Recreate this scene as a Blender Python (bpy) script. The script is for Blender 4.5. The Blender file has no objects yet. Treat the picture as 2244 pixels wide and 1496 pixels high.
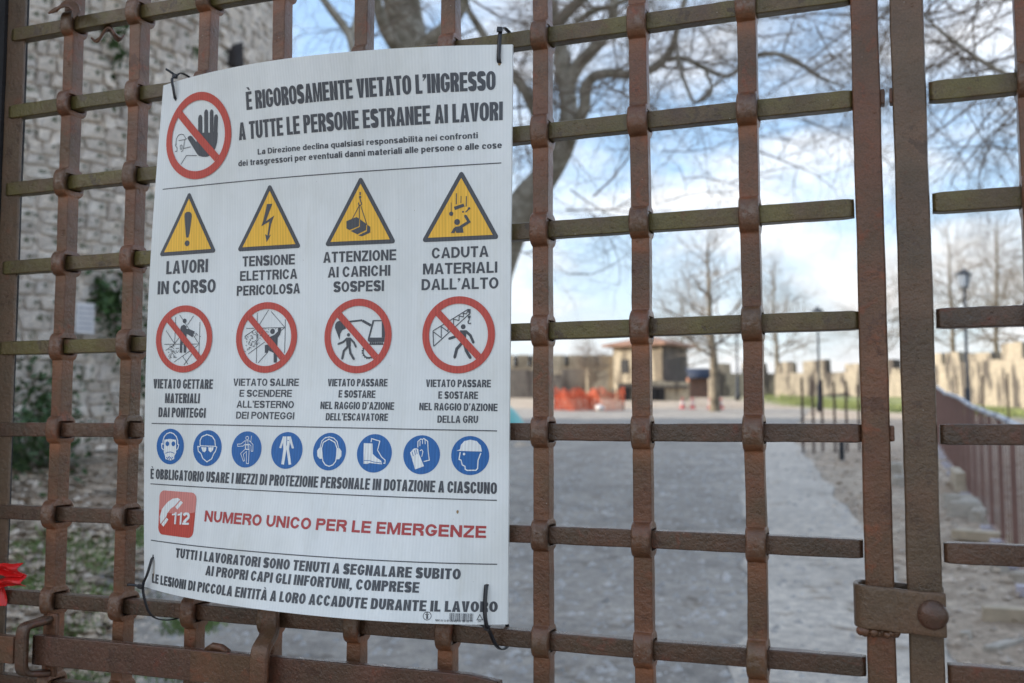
import bpy, bmesh, math, random
from mathutils import Vector, noise
R = math.radians
SC = bpy.context.scene
COL = SC.collection

# ---------------------------------------------------------------- camera, sky, sun, exposure
CAMY = -1.129
YAW = R(20.926)
cam = bpy.data.cameras.new('camera')
cam.lens = 35.62; cam.sensor_width = 36; cam.clip_start = 0.05; cam.clip_end = 2000
cam.dof.use_dof = True; cam.dof.focus_distance = 1.24; cam.dof.aperture_fstop = 5.6
camo = bpy.data.objects.new('camera', cam); COL.objects.link(camo)
camo.location = (0, CAMY, 1.62); camo.rotation_euler = (R(90 + 4.396), 0, YAW)
SC.camera = camo
SUN = Vector((-0.885, -0.350, 0.300)).normalized()
W = bpy.data.worlds.new('World'); SC.world = W; W.use_nodes = True
nt = W.node_tree; nt.nodes.clear()
def nn(t, ty, **kw):
    n = t.nodes.new(ty)
    for k, v in kw.items():
        if k.startswith('i_'):
            n.inputs[int(k[2:])].default_value = v
        else: setattr(n, k, v)
    return n
sky = nn(nt, 'ShaderNodeTexSky', sky_type='NISHITA', sun_disc=False)
sky.sun_elevation = math.asin(SUN.z); sky.sun_rotation = math.atan2(SUN.x, SUN.y)
sky.altitude = 100; sky.air_density = 1.0; sky.dust_density = 1.2
tc = nn(nt, 'ShaderNodeTexCoord')
sep = nn(nt, 'ShaderNodeSeparateXYZ'); nt.links.new(tc.outputs['Generated'], sep.inputs[0])
add = nn(nt, 'ShaderNodeMath', operation='ADD'); add.inputs[1].default_value = 0.22; nt.links.new(sep.outputs['Z'], add.inputs[0])
mx = nn(nt, 'ShaderNodeMath', operation='MAXIMUM'); mx.inputs[1].default_value = 0.05; nt.links.new(add.outputs[0], mx.inputs[0])
dv = nn(nt, 'ShaderNodeVectorMath', operation='DIVIDE'); nt.links.new(tc.outputs['Generated'], dv.inputs[0]); nt.links.new(mx.outputs[0], dv.inputs[1])
ns = nn(nt, 'ShaderNodeTexNoise'); ns.inputs['Scale'].default_value = 1.7; ns.inputs['Detail'].default_value = 7; ns.inputs['Roughness'].default_value = 0.6; ns.inputs['Distortion'].default_value = 0.3
nt.links.new(dv.outputs[0], ns.inputs['Vector'])
cr = nn(nt, 'ShaderNodeValToRGB'); cr.color_ramp.elements[0].position = 0.43; cr.color_ramp.elements[1].position = 0.66
nt.links.new(ns.outputs['Fac'], cr.inputs[0])
hz = nn(nt, 'ShaderNodeMapRange'); hz.inputs['From Min'].default_value = 0.02; hz.inputs['From Max'].default_value = 0.24; hz.inputs['To Min'].default_value = 0.97; hz.inputs['To Max'].default_value = 0.0
nt.links.new(sep.outputs['Z'], hz.inputs[0])
cm = nn(nt, 'ShaderNodeMath', operation='MAXIMUM'); nt.links.new(cr.outputs[0], cm.inputs[0]); cm.inputs[1].default_value = 0.0
cs = nn(nt, 'ShaderNodeMath', operation='MULTIPLY'); cs.inputs[1].default_value = 0.92; nt.links.new(cm.outputs[0], cs.inputs[0])
lift = nn(nt, 'ShaderNodeMixRGB', blend_type='ADD'); lift.inputs[0].default_value = 1; lift.inputs[2].default_value = (1.45, 2.2, 3.3, 1)
nt.links.new(sky.outputs[0], lift.inputs[1])
mixc = nn(nt, 'ShaderNodeMixRGB'); mixc.inputs[2].default_value = (8.7, 8.4, 8.1, 1)
nt.links.new(cs.outputs[0], mixc.inputs[0]); nt.links.new(lift.outputs[0], mixc.inputs[1])
ns2 = nn(nt, 'ShaderNodeTexNoise'); ns2.inputs['Scale'].default_value = 3.2; ns2.inputs['Detail'].default_value = 6; ns2.inputs['Roughness'].default_value = 0.55; nt.links.new(dv.outputs[0], ns2.inputs['Vector'])
hv = nn(nt, 'ShaderNodeMapRange'); hv.inputs['From Min'].default_value = 0.38; hv.inputs['From Max'].default_value = 0.62; hv.inputs['To Min'].default_value = 0.60; hv.inputs['To Max'].default_value = 1.0
nt.links.new(ns2.outputs['Fac'], hv.inputs[0])
hm = nn(nt, 'ShaderNodeMath', operation='MULTIPLY'); nt.links.new(hz.outputs[0], hm.inputs[0]); nt.links.new(hv.outputs[0], hm.inputs[1])
mixh = nn(nt, 'ShaderNodeMixRGB'); mixh.inputs[2].default_value = (4.75, 4.85, 5.05, 1)
nt.links.new(hm.outputs[0], mixh.inputs[0]); nt.links.new(mixc.outputs[0], mixh.inputs[1]); mixc = mixh
bg = nn(nt, 'ShaderNodeBackground'); bg.inputs[1].default_value = 0.10; nt.links.new(mixc.outputs[0], bg.inputs[0])
wo = nn(nt, 'ShaderNodeOutputWorld'); nt.links.new(bg.outputs[0], wo.inputs[0])
sl = bpy.data.lights.new('sun', 'SUN'); sl.energy = 4.0; sl.angle = R(0.5); sl.color = (1.0, 0.93, 0.82)
so = bpy.data.objects.new('sun', sl); COL.objects.link(so); so.location = (-20, -30, 30)
so.rotation_euler = SUN.to_track_quat('Z', 'Y').to_euler()
SC.view_settings.view_transform = 'Standard'; SC.view_settings.look = 'None'
SC.view_settings.exposure = 0.86; SC.view_settings.gamma = 1
SC.render.engine = 'CYCLES'; SC.cycles.use_denoising = True
SC.cycles.max_bounces = 8; SC.cycles.diffuse_bounces = 4; SC.cycles.transparent_max_bounces = 8

# ---------------------------------------------------------------- helpers
def prop(o, label=None, cat=None, group=None, kind=None):
    if label: o['label'] = label
    if cat: o['category'] = cat
    if group: o['group'] = group
    if kind: o['kind'] = kind
    return o
def thing(name, label, cat, loc=(0, 0, 0), group=None):
    o = bpy.data.objects.new(name, None); o.empty_display_size = 0.1; COL.objects.link(o); o.location = loc
    return prop(o, label, cat, group)
def addmesh(name, me, mat, parent=None, smooth=False):
    o = bpy.data.objects.new(name, me); COL.objects.link(o)
    if mat is not None and not me.materials: me.materials.append(mat)
    if smooth:
        for p in me.polygons: p.use_smooth = True
    if parent is not None:
        o.parent = parent
        o.location = -Vector(parent.location)   # mesh coordinates are world coordinates
    return o
class MB:
    def __init__(s): s.v = []; s.f = []
    def add(s, vs, fs):
        b = len(s.v); s.v.extend([tuple(x) for x in vs]); s.f.extend([tuple(b + i for i in f) for f in fs])
    def box(s, c, d, rz=0.0, rx=0.0, ry=0.0, jit=0.0, rnd=None):
        hx, hy, hz_ = d[0] / 2, d[1] / 2, d[2] / 2
        M = None
        if rz or rx or ry:
            from mathutils import Euler
            M = Euler((rx, ry, rz)).to_matrix()
        vs = []
        for sx, sy, sz in ((-1, -1, -1), (1, -1, -1), (1, 1, -1), (-1, 1, -1), (-1, -1, 1), (1, -1, 1), (1, 1, 1), (-1, 1, 1)):
            p = Vector((sx * hx, sy * hy, sz * hz_))
            if jit: p += Vector(((rnd.random() - .5) * jit, (rnd.random() - .5) * jit, (rnd.random() - .5) * jit))
            if M: p = M @ p
            vs.append((c[0] + p.x, c[1] + p.y, c[2] + p.z))
        s.add(vs, [(0, 3, 2, 1), (4, 5, 6, 7), (0, 1, 5, 4), (1, 2, 6, 5), (2, 3, 7, 6), (3, 0, 4, 7)])
        return s
    def tube(s, pts, rads, n=8, cap=True):
        pts = [Vector(p) for p in pts]; rings = []
        up = Vector((0, 0, 1)); prev = None
        for i, p in enumerate(pts):
            t = (pts[min(i + 1, len(pts) - 1)] - pts[max(i - 1, 0)])
            if t.length < 1e-9: t = Vector((0, 0, 1))
            t.normalize()
            if prev is None:
                a = t.cross(up)
                if a.length < 1e-3: a = t.cross(Vector((1, 0, 0)))
            else:
                a = prev - t * prev.dot(t)
                if a.length < 1e-6: a = t.cross(up)
            a.normalize(); prev = a; b = t.cross(a)
            r = rads[i] if hasattr(rads, '__len__') else rads
            rings.append([p + a * (r * math.cos(2 * math.pi * k / n)) + b * (r * math.sin(2 * math.pi * k / n)) for k in range(n)])
        vs = [q for ring in rings for q in ring]; fs = []
        for i in range(len(pts) - 1):
            for k in range(n):
                fs.append((i * n + k, i * n + (k + 1) % n, (i + 1) * n + (k + 1) % n, (i + 1) * n + k))
        if cap:
            fs.append(tuple(range(n - 1, -1, -1))); m = (len(pts) - 1) * n; fs.append(tuple(m + k for k in range(n)))
        s.add(vs, fs); return s
    def mesh(s, name):
        me = bpy.data.meshes.new(name); me.from_pydata(s.v, [], s.f); me.update(); return me
    def build(s, name, mat, parent=None, smooth=False, bevel=0.0, seg=2):
        me = s.mesh(name)
        if bevel:
            bm = bmesh.new(); bm.from_mesh(me); bmesh.ops.remove_doubles(bm, verts=bm.verts, dist=1e-5)
            bmesh.ops.bevel(bm, geom=[e for e in bm.edges if e.calc_face_angle(0) > 0.5], offset=bevel, segments=seg, affect='EDGES', profile=0.6)
            bm.to_mesh(me); bm.free()
        return addmesh(name, me, mat, parent, smooth)
def copy_tree(o, parent=None):
    c = o.copy(); COL.objects.link(c); c.parent = parent
    for ch in list(o.children): copy_tree(ch, c)
    return c

# ---------------------------------------------------------------- materials
def mat_new(name):
    m = bpy.data.materials.new(name); m.use_nodes = True; t = m.node_tree
    b = t.nodes['Principled BSDF']; return m, t, b
def tex_noise(t, scale, detail=4, rough=0.55, vec=None, dist=0.0):
    n = nn(t, 'ShaderNodeTexNoise'); n.inputs['Scale'].default_value = scale; n.inputs['Detail'].default_value = detail
    n.inputs['Roughness'].default_value = rough; n.inputs['Distortion'].default_value = dist
    if vec is not None: t.links.new(vec, n.inputs['Vector'])
    return n
def ramp(t, fac, stops):
    r = nn(t, 'ShaderNodeValToRGB'); e = r.color_ramp.elements
    while len(e) < len(stops): e.new(0.5)
    for x, (p, c) in zip(e, stops): x.position = p; x.color = (*c, 1) if len(c) == 3 else c
    t.links.new(fac, r.inputs[0]); return r
def mixrgb(t, fac, a, b, mode='MIX'):
    m = nn(t, 'ShaderNodeMixRGB', blend_type=mode)
    for i, v in ((0, fac), (1, a), (2, b)):
        if isinstance(v, (int, float)): m.inputs[i].default_value = v
        elif isinstance(v, tuple): m.inputs[i].default_value = (*v, 1)
        else: t.links.new(v, m.inputs[i])
    return m.outputs[0]
def coords(t, vary=True, scale=None):
    c = nn(t, 'ShaderNodeTexCoord').outputs['Object']
    if vary:
        oi = nn(t, 'ShaderNodeObjectInfo'); mu = nn(t, 'ShaderNodeMath', operation='MULTIPLY'); mu.inputs[1].default_value = 37.0
        t.links.new(oi.outputs['Random'], mu.inputs[0]); ad = nn(t, 'ShaderNodeVectorMath', operation='ADD')
        t.links.new(c, ad.inputs[0]); t.links.new(mu.outputs[0], ad.inputs[1]); c = ad.outputs[0]
    if scale:
        mp = nn(t, 'ShaderNodeMapping'); mp.inputs['Scale'].default_value = scale; t.links.new(c, mp.inputs[0]); c = mp.outputs[0]
    return c
def bump(t, b, height, strength, dist=0.01, chain=None):
    n = nn(t, 'ShaderNodeBump'); n.inputs['Strength'].default_value = strength; n.inputs['Distance'].default_value = dist
    t.links.new(height, n.inputs['Height'])
    if chain is not None: t.links.new(chain, n.inputs['Normal'])
    t.links.new(n.outputs[0], b.inputs['Normal']); return n.outputs[0]
def iron(name, brown, rust, olive, olive_amt, rust_amt, rough=0.5):
    m, t, b = mat_new(name); c = coords(t)
    big = tex_noise(t, 16, 5, 0.6, c); mid = tex_noise(t, 42, 6, 0.65, c, 0.4); fine = tex_noise(t, 480, 3, 0.6, c)
    peb0 = tex_noise(t, 150, 3, .6, c)
    blot = tex_noise(t, 9, 4, 0.6, c, 0.6)
    f1 = ramp(t, big.outputs['Fac'], [(0.5 - olive_amt * .28, (0, 0, 0)), (0.72 - olive_amt * .2, (1, 1, 1))]).outputs[0]
    f2 = ramp(t, mid.outputs['Fac'], [(0.66 - rust_amt * .3, (0, 0, 0)), (0.80 - rust_amt * .25, (1, 1, 1))]).outputs[0]
    a = mixrgb(t, f1, brown, olive); a = mixrgb(t, f2, a, rust)
    dk = ramp(t, blot.outputs['Fac'], [(0.3, (.74, .74, .74)), (0.7, (1.16, 1.16, 1.16))]).outputs[0]
    a = mixrgb(t, 1.0, a, dk, 'MULTIPLY')
    fk = tex_noise(t, 28, 7, .72, c, .2); a = mixrgb(t, ramp(t, fk.outputs['Fac'], [(.585, (0, 0, 0)), (.61, (.75, .75, .75))]).outputs[0], a, tuple(v * .55 for v in brown))
    g = ramp(t, fine.outputs['Fac'], [(0.3, (.80, .80, .80)), (0.75, (1.22, 1.22, 1.22))]).outputs[0]
    a = mixrgb(t, 1.0, a, g, 'MULTIPLY')
    vo = nn(t, 'ShaderNodeTexVoronoi'); vo.inputs['Scale'].default_value = 130; t.links.new(c, vo.inputs['Vector'])
    sp = ramp(t, vo.outputs['Distance'], [(0.0, (1, 1, 1)), (0.10, (0, 0, 0))]).outputs[0]
    wn = tex_noise(t, 70, 2, 0.5, c); spm = ramp(t, wn.outputs['Fac'], [(0.60, (0, 0, 0)), (0.66, (1, 1, 1))]).outputs[0]
    sp = mixrgb(t, 1.0, sp, spm, 'MULTIPLY')
    a = mixrgb(t, sp, a, (0.42, 0.40, 0.34))
    at = nn(t, 'ShaderNodeAttribute'); at.attribute_name = 'rust_wear_glint'; sx = nn(t, 'ShaderNodeSeparateColor'); t.links.new(at.outputs['Color'], sx.inputs[0])
    m1 = nn(t, 'ShaderNodeMath', operation='MULTIPLY'); t.links.new(sx.outputs[0], m1.inputs[0]); t.links.new(ramp(t, mid.outputs['Fac'], [(.35, (.35, .35, .35)), (.6, (1, 1, 1))]).outputs[0], m1.inputs[1])
    a = mixrgb(t, m1.outputs[0], a, (0.26, 0.095, 0.036))
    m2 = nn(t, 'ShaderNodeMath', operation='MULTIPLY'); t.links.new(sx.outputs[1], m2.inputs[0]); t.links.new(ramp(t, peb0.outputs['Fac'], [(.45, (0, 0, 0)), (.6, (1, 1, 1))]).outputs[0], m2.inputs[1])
    a = mixrgb(t, m2.outputs[0], a, (0.21, 0.165, 0.135))  # silvery sky highlights painted together with wear on the eye fronts
    t.links.new(a, b.inputs['Base Color'])
    rr = ramp(t, mid.outputs['Fac'], [(0.3, (rough - .14,) * 3), (0.7, (rough + .16,) * 3)]).outputs[0]
    t.links.new(rr, b.inputs['Roughness']); b.inputs['Metallic'].default_value = 0.15
    b.inputs['Specular IOR Level'].default_value = 0.48
    b.inputs['Coat Weight'].default_value = 0.22; b.inputs['Coat Roughness'].default_value = 0.20
    pit = tex_noise(t, 95, 4, .7, c); pr = ramp(t, pit.outputs['Fac'], [(.30, (0, 0, 0)), (.37, (1, 1, 1))])
    n0 = bump(t, b, pr.outputs[0], 0.5, 0.0009)
    n1 = bump(t, b, fine.outputs['Fac'], 0.40, 0.0012, n0)
    peb = nn(t, 'ShaderNodeTexNoise'); peb.inputs['Scale'].default_value = 190; peb.inputs['Detail'].default_value = 2; t.links.new(c, peb.inputs['Vector'])
    n2 = bump(t, b, peb.outputs['Fac'], 0.36, 0.0022, n1)
    n3 = bump(t, b, mid.outputs['Fac'], 0.22, 0.004, n2); t.links.new(n3, b.inputs['Coat Normal'])
    return m
M = {}
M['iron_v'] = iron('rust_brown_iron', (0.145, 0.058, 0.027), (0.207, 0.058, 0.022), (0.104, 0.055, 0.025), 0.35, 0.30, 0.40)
M['iron_h'] = iron('olive_brown_iron', (0.100, 0.057, 0.030), (0.128, 0.050, 0.026), (0.112, 0.088, 0.022), 0.70, 0.16, 0.42)
M['iron_hl'] = iron('brown_iron', (0.101, 0.047, 0.026), (0.136, 0.042, 0.021), (0.072, 0.044, 0.026), 0.5, 0.32, 0.30)
M['iron_s'] = iron('grey_brown_iron', (0.130, 0.071, 0.039), (0.162, 0.063, 0.030), (0.103, 0.065, 0.036), 0.7, 0.14, 0.42)
M['iron_r'] = iron('orange_rust_iron', (0.147, 0.058, 0.027), (0.203, 0.060, 0.022), (0.112, 0.057, 0.027), 0.4, 0.38, 0.42)
M['iron_l'] = iron('dark_plum_iron', (0.106, 0.046, 0.029), (0.154, 0.041, 0.020), (0.083, 0.045, 0.027), 0.4, 0.30, 0.30)
def plain(name, col, rough=0.6, metal=0.0, var=0.0, vscale=8.0, bstr=0.0, bscale=60.0, spec=0.5):
    m, t, b = mat_new(name); b.inputs['Roughness'].default_value = rough; b.inputs['Metallic'].default_value = metal; b.inputs['Specular IOR Level'].default_value = spec
    c = coords(t)
    if var:
        n = tex_noise(t, vscale, 6, 0.62, c)
        lo = tuple(v * (1 - var) for v in col); hi = tuple(min(1, v * (1 + var)) for v in col)
        t.links.new(ramp(t, n.outputs['Fac'], [(0.3, lo), (0.7, hi)]).outputs[0], b.inputs['Base Color'])
    else: b.inputs['Base Color'].default_value = (*col, 1)
    if bstr:
        n2 = tex_noise(t, bscale, 4, 0.6, c); bump(t, b, n2.outputs['Fac'], bstr, 0.01)
    return m
M['void_black'] = plain('painted_void_shade', (0.012, 0.011, 0.012), 0.7, 0, .3, 30, .3, 200)  # near-black colour paints the shade inside gaps, holes and openings
M['tie'] = plain('black_nylon', (0.014, 0.015, 0.02), 0.32, 0, .2, 200)
M['red_tape'] = plain('red_plastic', (0.62, 0.012, 0.012), 0.25, 0, .15, 30, .25, 60)
# sign board: fluted polypropylene
def sign_board():
    m, t, b = mat_new('white_fluted_board'); c = coords(t, False)
    st = nn(t, 'ShaderNodeMapping'); st.inputs['Scale'].default_value = (1, 1, 0.02); t.links.new(c, st.inputs[0])
    n = tex_noise(t, 420, 2, 0.5, st.outputs[0]); n2 = tex_noise(t, 38, 3, 0.5, st.outputs[0])
    wv = nn(t, 'ShaderNodeTexWave', wave_type='BANDS', bands_direction='X'); wv.inputs['Scale'].default_value = 76.0; wv.inputs['Distortion'].default_value = 0.0
    t.links.new(c, wv.inputs['Vector'])
    dirt = tex_noise(t, 7, 5, 0.6, c)
    a = ramp(t, n.outputs['Fac'], [(0.3, (.74, .765, .755)), (0.7, (.80, .825, .815))]).outputs[0]
    a = mixrgb(t, 0.5, a, ramp(t, wv.outputs['Fac'], [(0, (.74, .765, .755)), (1, (.805, .83, .82))]).outputs[0])
    a = mixrgb(t, 1.0, a, ramp(t, n2.outputs['Fac'], [(0.35, (.955, .96, .965)), (0.65, (1.02, 1.02, 1.02))]).outputs[0], 'MULTIPLY')
    a = mixrgb(t, 1.0, a, ramp(t, dirt.outputs['Fac'], [(0.3, (.90, .895, .87)), (0.6, (1.01, 1.01, 1.01))]).outputs[0], 'MULTIPLY')
    sm = nn(t, 'ShaderNodeMapping'); sm.inputs['Scale'].default_value = (1, 1, .18); t.links.new(c, sm.inputs[0]); g1 = tex_noise(t, 26, 6, .7, sm.outputs[0], .4)
    a = mixrgb(t, 1.0, a, ramp(t, g1.outputs['Fac'], [(.30, (.94, .935, .915)), (.44, (1, 1, 1))]).outputs[0], 'MULTIPLY')
    sk = tex_noise(t, 240, 3, .6, c); a = mixrgb(t, ramp(t, sk.outputs['Fac'], [(.735, (0, 0, 0)), (.76, (.6, .6, .6))]).outputs[0], a, (.34, .30, .25))
    t.links.new(a, b.inputs['Base Color']); b.inputs['Roughness'].default_value = 0.42
    bump(t, b, wv.outputs['Fac'], 0.15, 0.0004)
    return m
M['board'] = sign_board()
def ink(name, col, rough=0.45):
    m, t, b = mat_new(name); c = coords(t, False)
    st = nn(t, 'ShaderNodeMapping'); st.inputs['Scale'].default_value = (1, 1, 0.03); t.links.new(c, st.inputs[0])
    n = tex_noise(t, 420, 2, 0.5, st.outputs[0])
    wv = nn(t, 'ShaderNodeTexWave', wave_type='BANDS', bands_direction='X'); wv.inputs['Scale'].default_value = 76.0; t.links.new(c, wv.inputs['Vector'])
    lo = tuple(v * .82 for v in col); hi = tuple(min(1, v * 1.12 + .012) for v in col)
    a = mixrgb(t, 0.5, ramp(t, n.outputs['Fac'], [(0.3, lo), (0.7, hi)]).outputs[0], ramp(t, wv.outputs['Fac'], [(0, lo), (1, hi)]).outputs[0])
    t.links.new(a, b.inputs['Base Color']); b.inputs['Roughness'].default_value = rough; return m
M['k'] = ink('black_print', (0.060, 0.066, 0.078)); M['r'] = ink('red_print', (0.52, 0.062, 0.042)); M['y'] = ink('yellow_print', (0.90, 0.50, 0.042))
M['b'] = ink('blue_print', (0.006, 0.12, 0.38)); M['w'] = ink('white_print', (.78, .81, .80)); M['rt'] = ink('dark_red_print', (0.43, 0.050, 0.050))
M['rp'] = ink('pink_red_print', (0.64, 0.23, 0.20)); M['stain'] = plain('rust_stain', (0.30, 0.20, 0.10), .7, 0, .4, 200)

# ---------------------------------------------------------------- iron gate
ROWS = [2.9226, 2.8027, 2.6828, 2.5630, 2.4440, 2.3245, 2.2049, 2.0847, 1.9660, 1.8464, 1.7251, 1.6053, 1.4852, 1.3635, 1.2430, 1.1230, 1.0030, 0.8830, 0.7630, 0.6430, 0.5230, 0.4030, 0.2830, 0.1630]
def hn(x, y, z, s): return noise.noise(Vector((x * s, y * s, z * s)))
def bar_mesh(name, mat, parent, sect, path, label=None):
    """sect(i) -> closed list of offsets ; path -> list of centres ; swept wrought bar with uneven surface"""
    mb = MB(); n = None; vs = []
    for i, p in enumerate(path):
        s = sect(i); n = len(s)
        vs += [(p[0] + q[0], p[1] + q[1], p[2] + q[2]) for q in s]
    fs = []
    for i in range(len(path) - 1):
        for k in range(n): fs.append((i * n + k, i * n + (k + 1) % n, (i + 1) * n + (k + 1) % n, (i + 1) * n + k))
    fs.append(tuple(range(n - 1, -1, -1))); m = (len(path) - 1) * n; fs.append(tuple(m + k for k in range(n)))
    mb.add(vs, fs)
    o = mb.build(name, mat, parent, smooth=False)
    me = o.data
    bm = bmesh.new(); bm.from_mesh(me); bmesh.ops.recalc_face_normals(bm, faces=bm.faces); bm.to_mesh(me); bm.free()
    for p in me.polygons: p.use_smooth = True
    me.set_sharp_from_angle(angle=R(26))
    if label: o['label'] = label
    return o
def rounded(x0, x1, y0, y1, c, bulge=0.0):
    # corner-chamfered section in the plane of the two given axes, three points per corner
    k = 0.38 * c
    return [(x0 + c, y0), (x1 - c, y0), (x1 - k, y0 + k), (x1, y0 + c), (x1, y1 - c), (x1 - k, y1 - k), (x1 - c, y1), (x0 + c, y1), (x0 + k, y1 - k), (x0, y1 - c), (x0, y0 + c), (x0 + k, y0 + k)]
def smooth01(x): x = max(0., min(1., x)); return x * x * (3 - 2 * x)
def vbar(parent, x, w, dep, seed, mat, z0=0.09, z1=2.98, eyes=ROWS, eye=0.0108, label=None, topx=None, name='vertical_bar', yf=0.0, wob=1.0, cr=0.0015):
    HZ = 0.0118; rnd_ = random.Random(seed * 77)
    zs = {z0, z1}; q = z0
    while q < z1:
        if all(abs(q - r) > 0.0225 for r in eyes): zs.add(q)
        q += 0.0065
    for r in eyes:
        for d in (0, .003, .006, .009, HZ, .0130, .0143, .0156, .0169, .0180, .0188, .0194, .0205, .022): zs.add(r - d); zs.add(r + d)
    zs = sorted(zs); EY = {r: (1 + .16 * (rnd_.random() - .5), 1 + .35 * (rnd_.random() - .5), rnd_.random(), rnd_.random()) for r in eyes}
    rings = []; att = []
    for zz in zs:
        prox = 0.0; amp = 1.0; ru = 0.0; we = 0.0
        for r in eyes:
            d = abs(zz - r)
            if d < 0.05:
                hl, am, k1, k2 = EY[r]
                if d < 0.024: prox = max(0.0, 1 - (d / (0.0192 * hl)) ** 2.7) ** .62; amp = am
                dn = r - zz
                if dn > .012: ru = max(0, 1 - abs(dn - .022) / .020) * (.25 + .75 * k1)
                elif dn < -.012: ru = max(0, 1 - abs(-dn - .020) / .010) * .35 * k2
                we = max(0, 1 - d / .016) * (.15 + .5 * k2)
        xx = x + (0 if topx is None else (topx - x) * (zz - 1.25) / 1.0)
        sw = 0.0011 * wob * hn(zz, seed * 3.1, 0, 7.0)
        w2 = w / 2 * (1 + 0.05 * wob * hn(zz, seed * 1.7, 5, 14)) + 0.0008 * prox * (1 + hn(zz, seed, 8, 40))
        e = eye * prox * amp * (1 + .16 * hn(zz, seed * 5.1, 2, 9))
        f_ = yf - e; b_ = yf + dep + e; t = min(.0098, .46 * (b_ - f_))
        c = rounded(xx + sw - w2, xx + sw + w2, f_, b_, min(cr + 0.0020 * prox, .4 * (b_ - f_)))
        xa, xb = xx + sw - w2, xx + sw + w2
        pts = c[0:4] + [(xb, f_ + t), (xb, b_ - t)] + c[4:10] + [(xa, b_ - t), (xa, f_ + t)] + c[10:12]
        nj = [0, 0, 0, 1, 1, 2, 2, 2, 3, 3, 3, 4, 4, 5, 5, 5]
        rings.append([(a + 0.00030 * wob * hn(zz, nj[j], seed, 60), b + 0.00035 * wob * hn(zz + 3, nj[j], seed, 60), zz) for j, (a, b) in enumerate(pts)])
        att.append((ru, we))
    V_ = [p for r in rings for p in r]; F_ = []; N = 16
    hole = [any(abs((zs[i] + zs[i + 1]) / 2 - r) < HZ - 1e-6 for r in eyes) for i in range(len(zs) - 1)]
    for i in range(len(zs) - 1):
        g = lambda k, l: (i + l) * N + (k % N)
        if not hole[i]:
            for k in range(N): F_.append((g(k, 0), g(k + 1, 0), g(k + 1, 1), g(k, 1)))
        else:
            for k in (13, 14, 15, 0, 1, 2, 3): F_.append((g(k, 0), g(k + 1, 0), g(k + 1, 1), g(k, 1)))
            F_.append((g(4, 0), g(13, 0), g(13, 1), g(4, 1)))
            for k in (5, 6, 7, 8, 9, 10, 11): F_.append((g(k, 0), g(k + 1, 0), g(k + 1, 1), g(k, 1)))
            F_.append((g(12, 0), g(5, 0), g(5, 1), g(12, 1)))
            if not hole[i - 1]: F_.append((g(4, 0), g(5, 0), g(12, 0), g(13, 0)))
            if not hole[i + 1]: F_.append((g(4, 1), g(13, 1), g(12, 1), g(5, 1)))
    F_.append(tuple(range(N - 1, -1, -1))); m = (len(zs) - 1) * N; F_.append(tuple(m + k for k in range(N)))
    mb = MB(); mb.add(V_, F_); o = mb.build(name, mat, parent); me = o.data
    bm = bmesh.new(); bm.from_mesh(me); bmesh.ops.recalc_face_normals(bm, faces=bm.faces); bm.to_mesh(me); bm.free()
    ca = me.color_attributes.new('rust_wear_glint', 'FLOAT_COLOR', 'POINT')  # red is rust, green is wear plus painted highlight on the eyes
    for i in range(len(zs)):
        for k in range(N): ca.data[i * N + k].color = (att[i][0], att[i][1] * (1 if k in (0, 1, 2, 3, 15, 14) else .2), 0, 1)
    for p in me.polygons: p.use_smooth = True
    me.set_sharp_from_angle(angle=R(30))
    if label: o['label'] = label
    return o
def hbar(parent, z, x0, x1, seed, mat, h=0.0203, y0=0.003, dep=0.0165, name='horizontal_bar', label=None):
    n = int((x1 - x0) / 0.006) + 1; xs = [x0 + (x1 - x0) * i / n for i in range(n + 1)]
    path = [(xx, 0, 0) for xx in xs]
    def sect(i):
        xx = xs[i]; endk = 1 - 0.10 * (1 - smooth01(min(i, n - i) / 1.5))
        zc = z + 0.0009 * hn(xx, seed * 2.3, 1, 5.0); h2 = h / 2 * (1 + 0.035 * hn(xx, seed * 1.3, 9, 16)) * endk
        s = rounded(y0 + (1 - endk) * .008, y0 + dep, zc - h2, zc + h2, 0.0014)
        return [(0, a + 0.0003 * hn(xx, j // 3, seed, 55), b + 0.0003 * hn(xx + 7, j // 3, seed, 55)) for j, (a, b) in enumerate(s)]
    return bar_mesh(name, mat, parent, sect, path, label)
gate = thing('iron_gate', 'wide left leaf of the rusty wrought iron grid gate, carrying the white sign', 'gate', (-0.62, 0.01, 0.0), 'leaves of the iron gate')
VX = [(-1.1347, .0190, .0225), (-1.0115, .0193, .0222), (-0.8905, .0193, .021), (-0.7693, .0195, .021), (-0.6430, .0196, .0207), (-0.5183, .0197, .020), (-0.3957, .0198, .020), (-0.2748, .0211, .0155), (-0.1500, .0209, .0165)]
for i, (x, w, d) in enumerate(VX):
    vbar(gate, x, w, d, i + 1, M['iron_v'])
for j, z in enumerate(ROWS):
    short = j in (5, 9, 12, 13)
    xe = -0.0405 if short else -0.0385
    m = M['iron_h'] if z > 1.7 else M['iron_hl']
    hbar(gate, z, -1.2500, xe, j + 1, m)
    if j in (2, 5, 8, 11, 14, 18): # tenon head showing on the far side of the stile
        MB().box((-0.0092, 0.014, z), (0.006, 0.014, 0.017)).build('tenon', M['iron_r'], gate, bevel=0.002)
vbar(gate, -0.0249, .0284, .022, 20, M['iron_r'], eyes=[], name='meeting_stile', wob=.7, cr=.003)
vbar(gate, -1.2433, .0345, .005, 21, M['iron_s'], eyes=[], name='hinge_stile', yf=0.007, topx=-1.2460, wob=.6, cr=.001)
for zz in (0.10, 2.97): MB().box((-0.63, 0.012, zz), (1.25, 0.014, 0.035)).build('end_rail', M['iron_s'], gate, bevel=0.003)
gate2 = thing('iron_gate', 'right leaf of the iron grid gate, greenish brown stile beside the gap', 'gate', (0.6, 0.01, 0.0), 'leaves of the iron gate')
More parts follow.
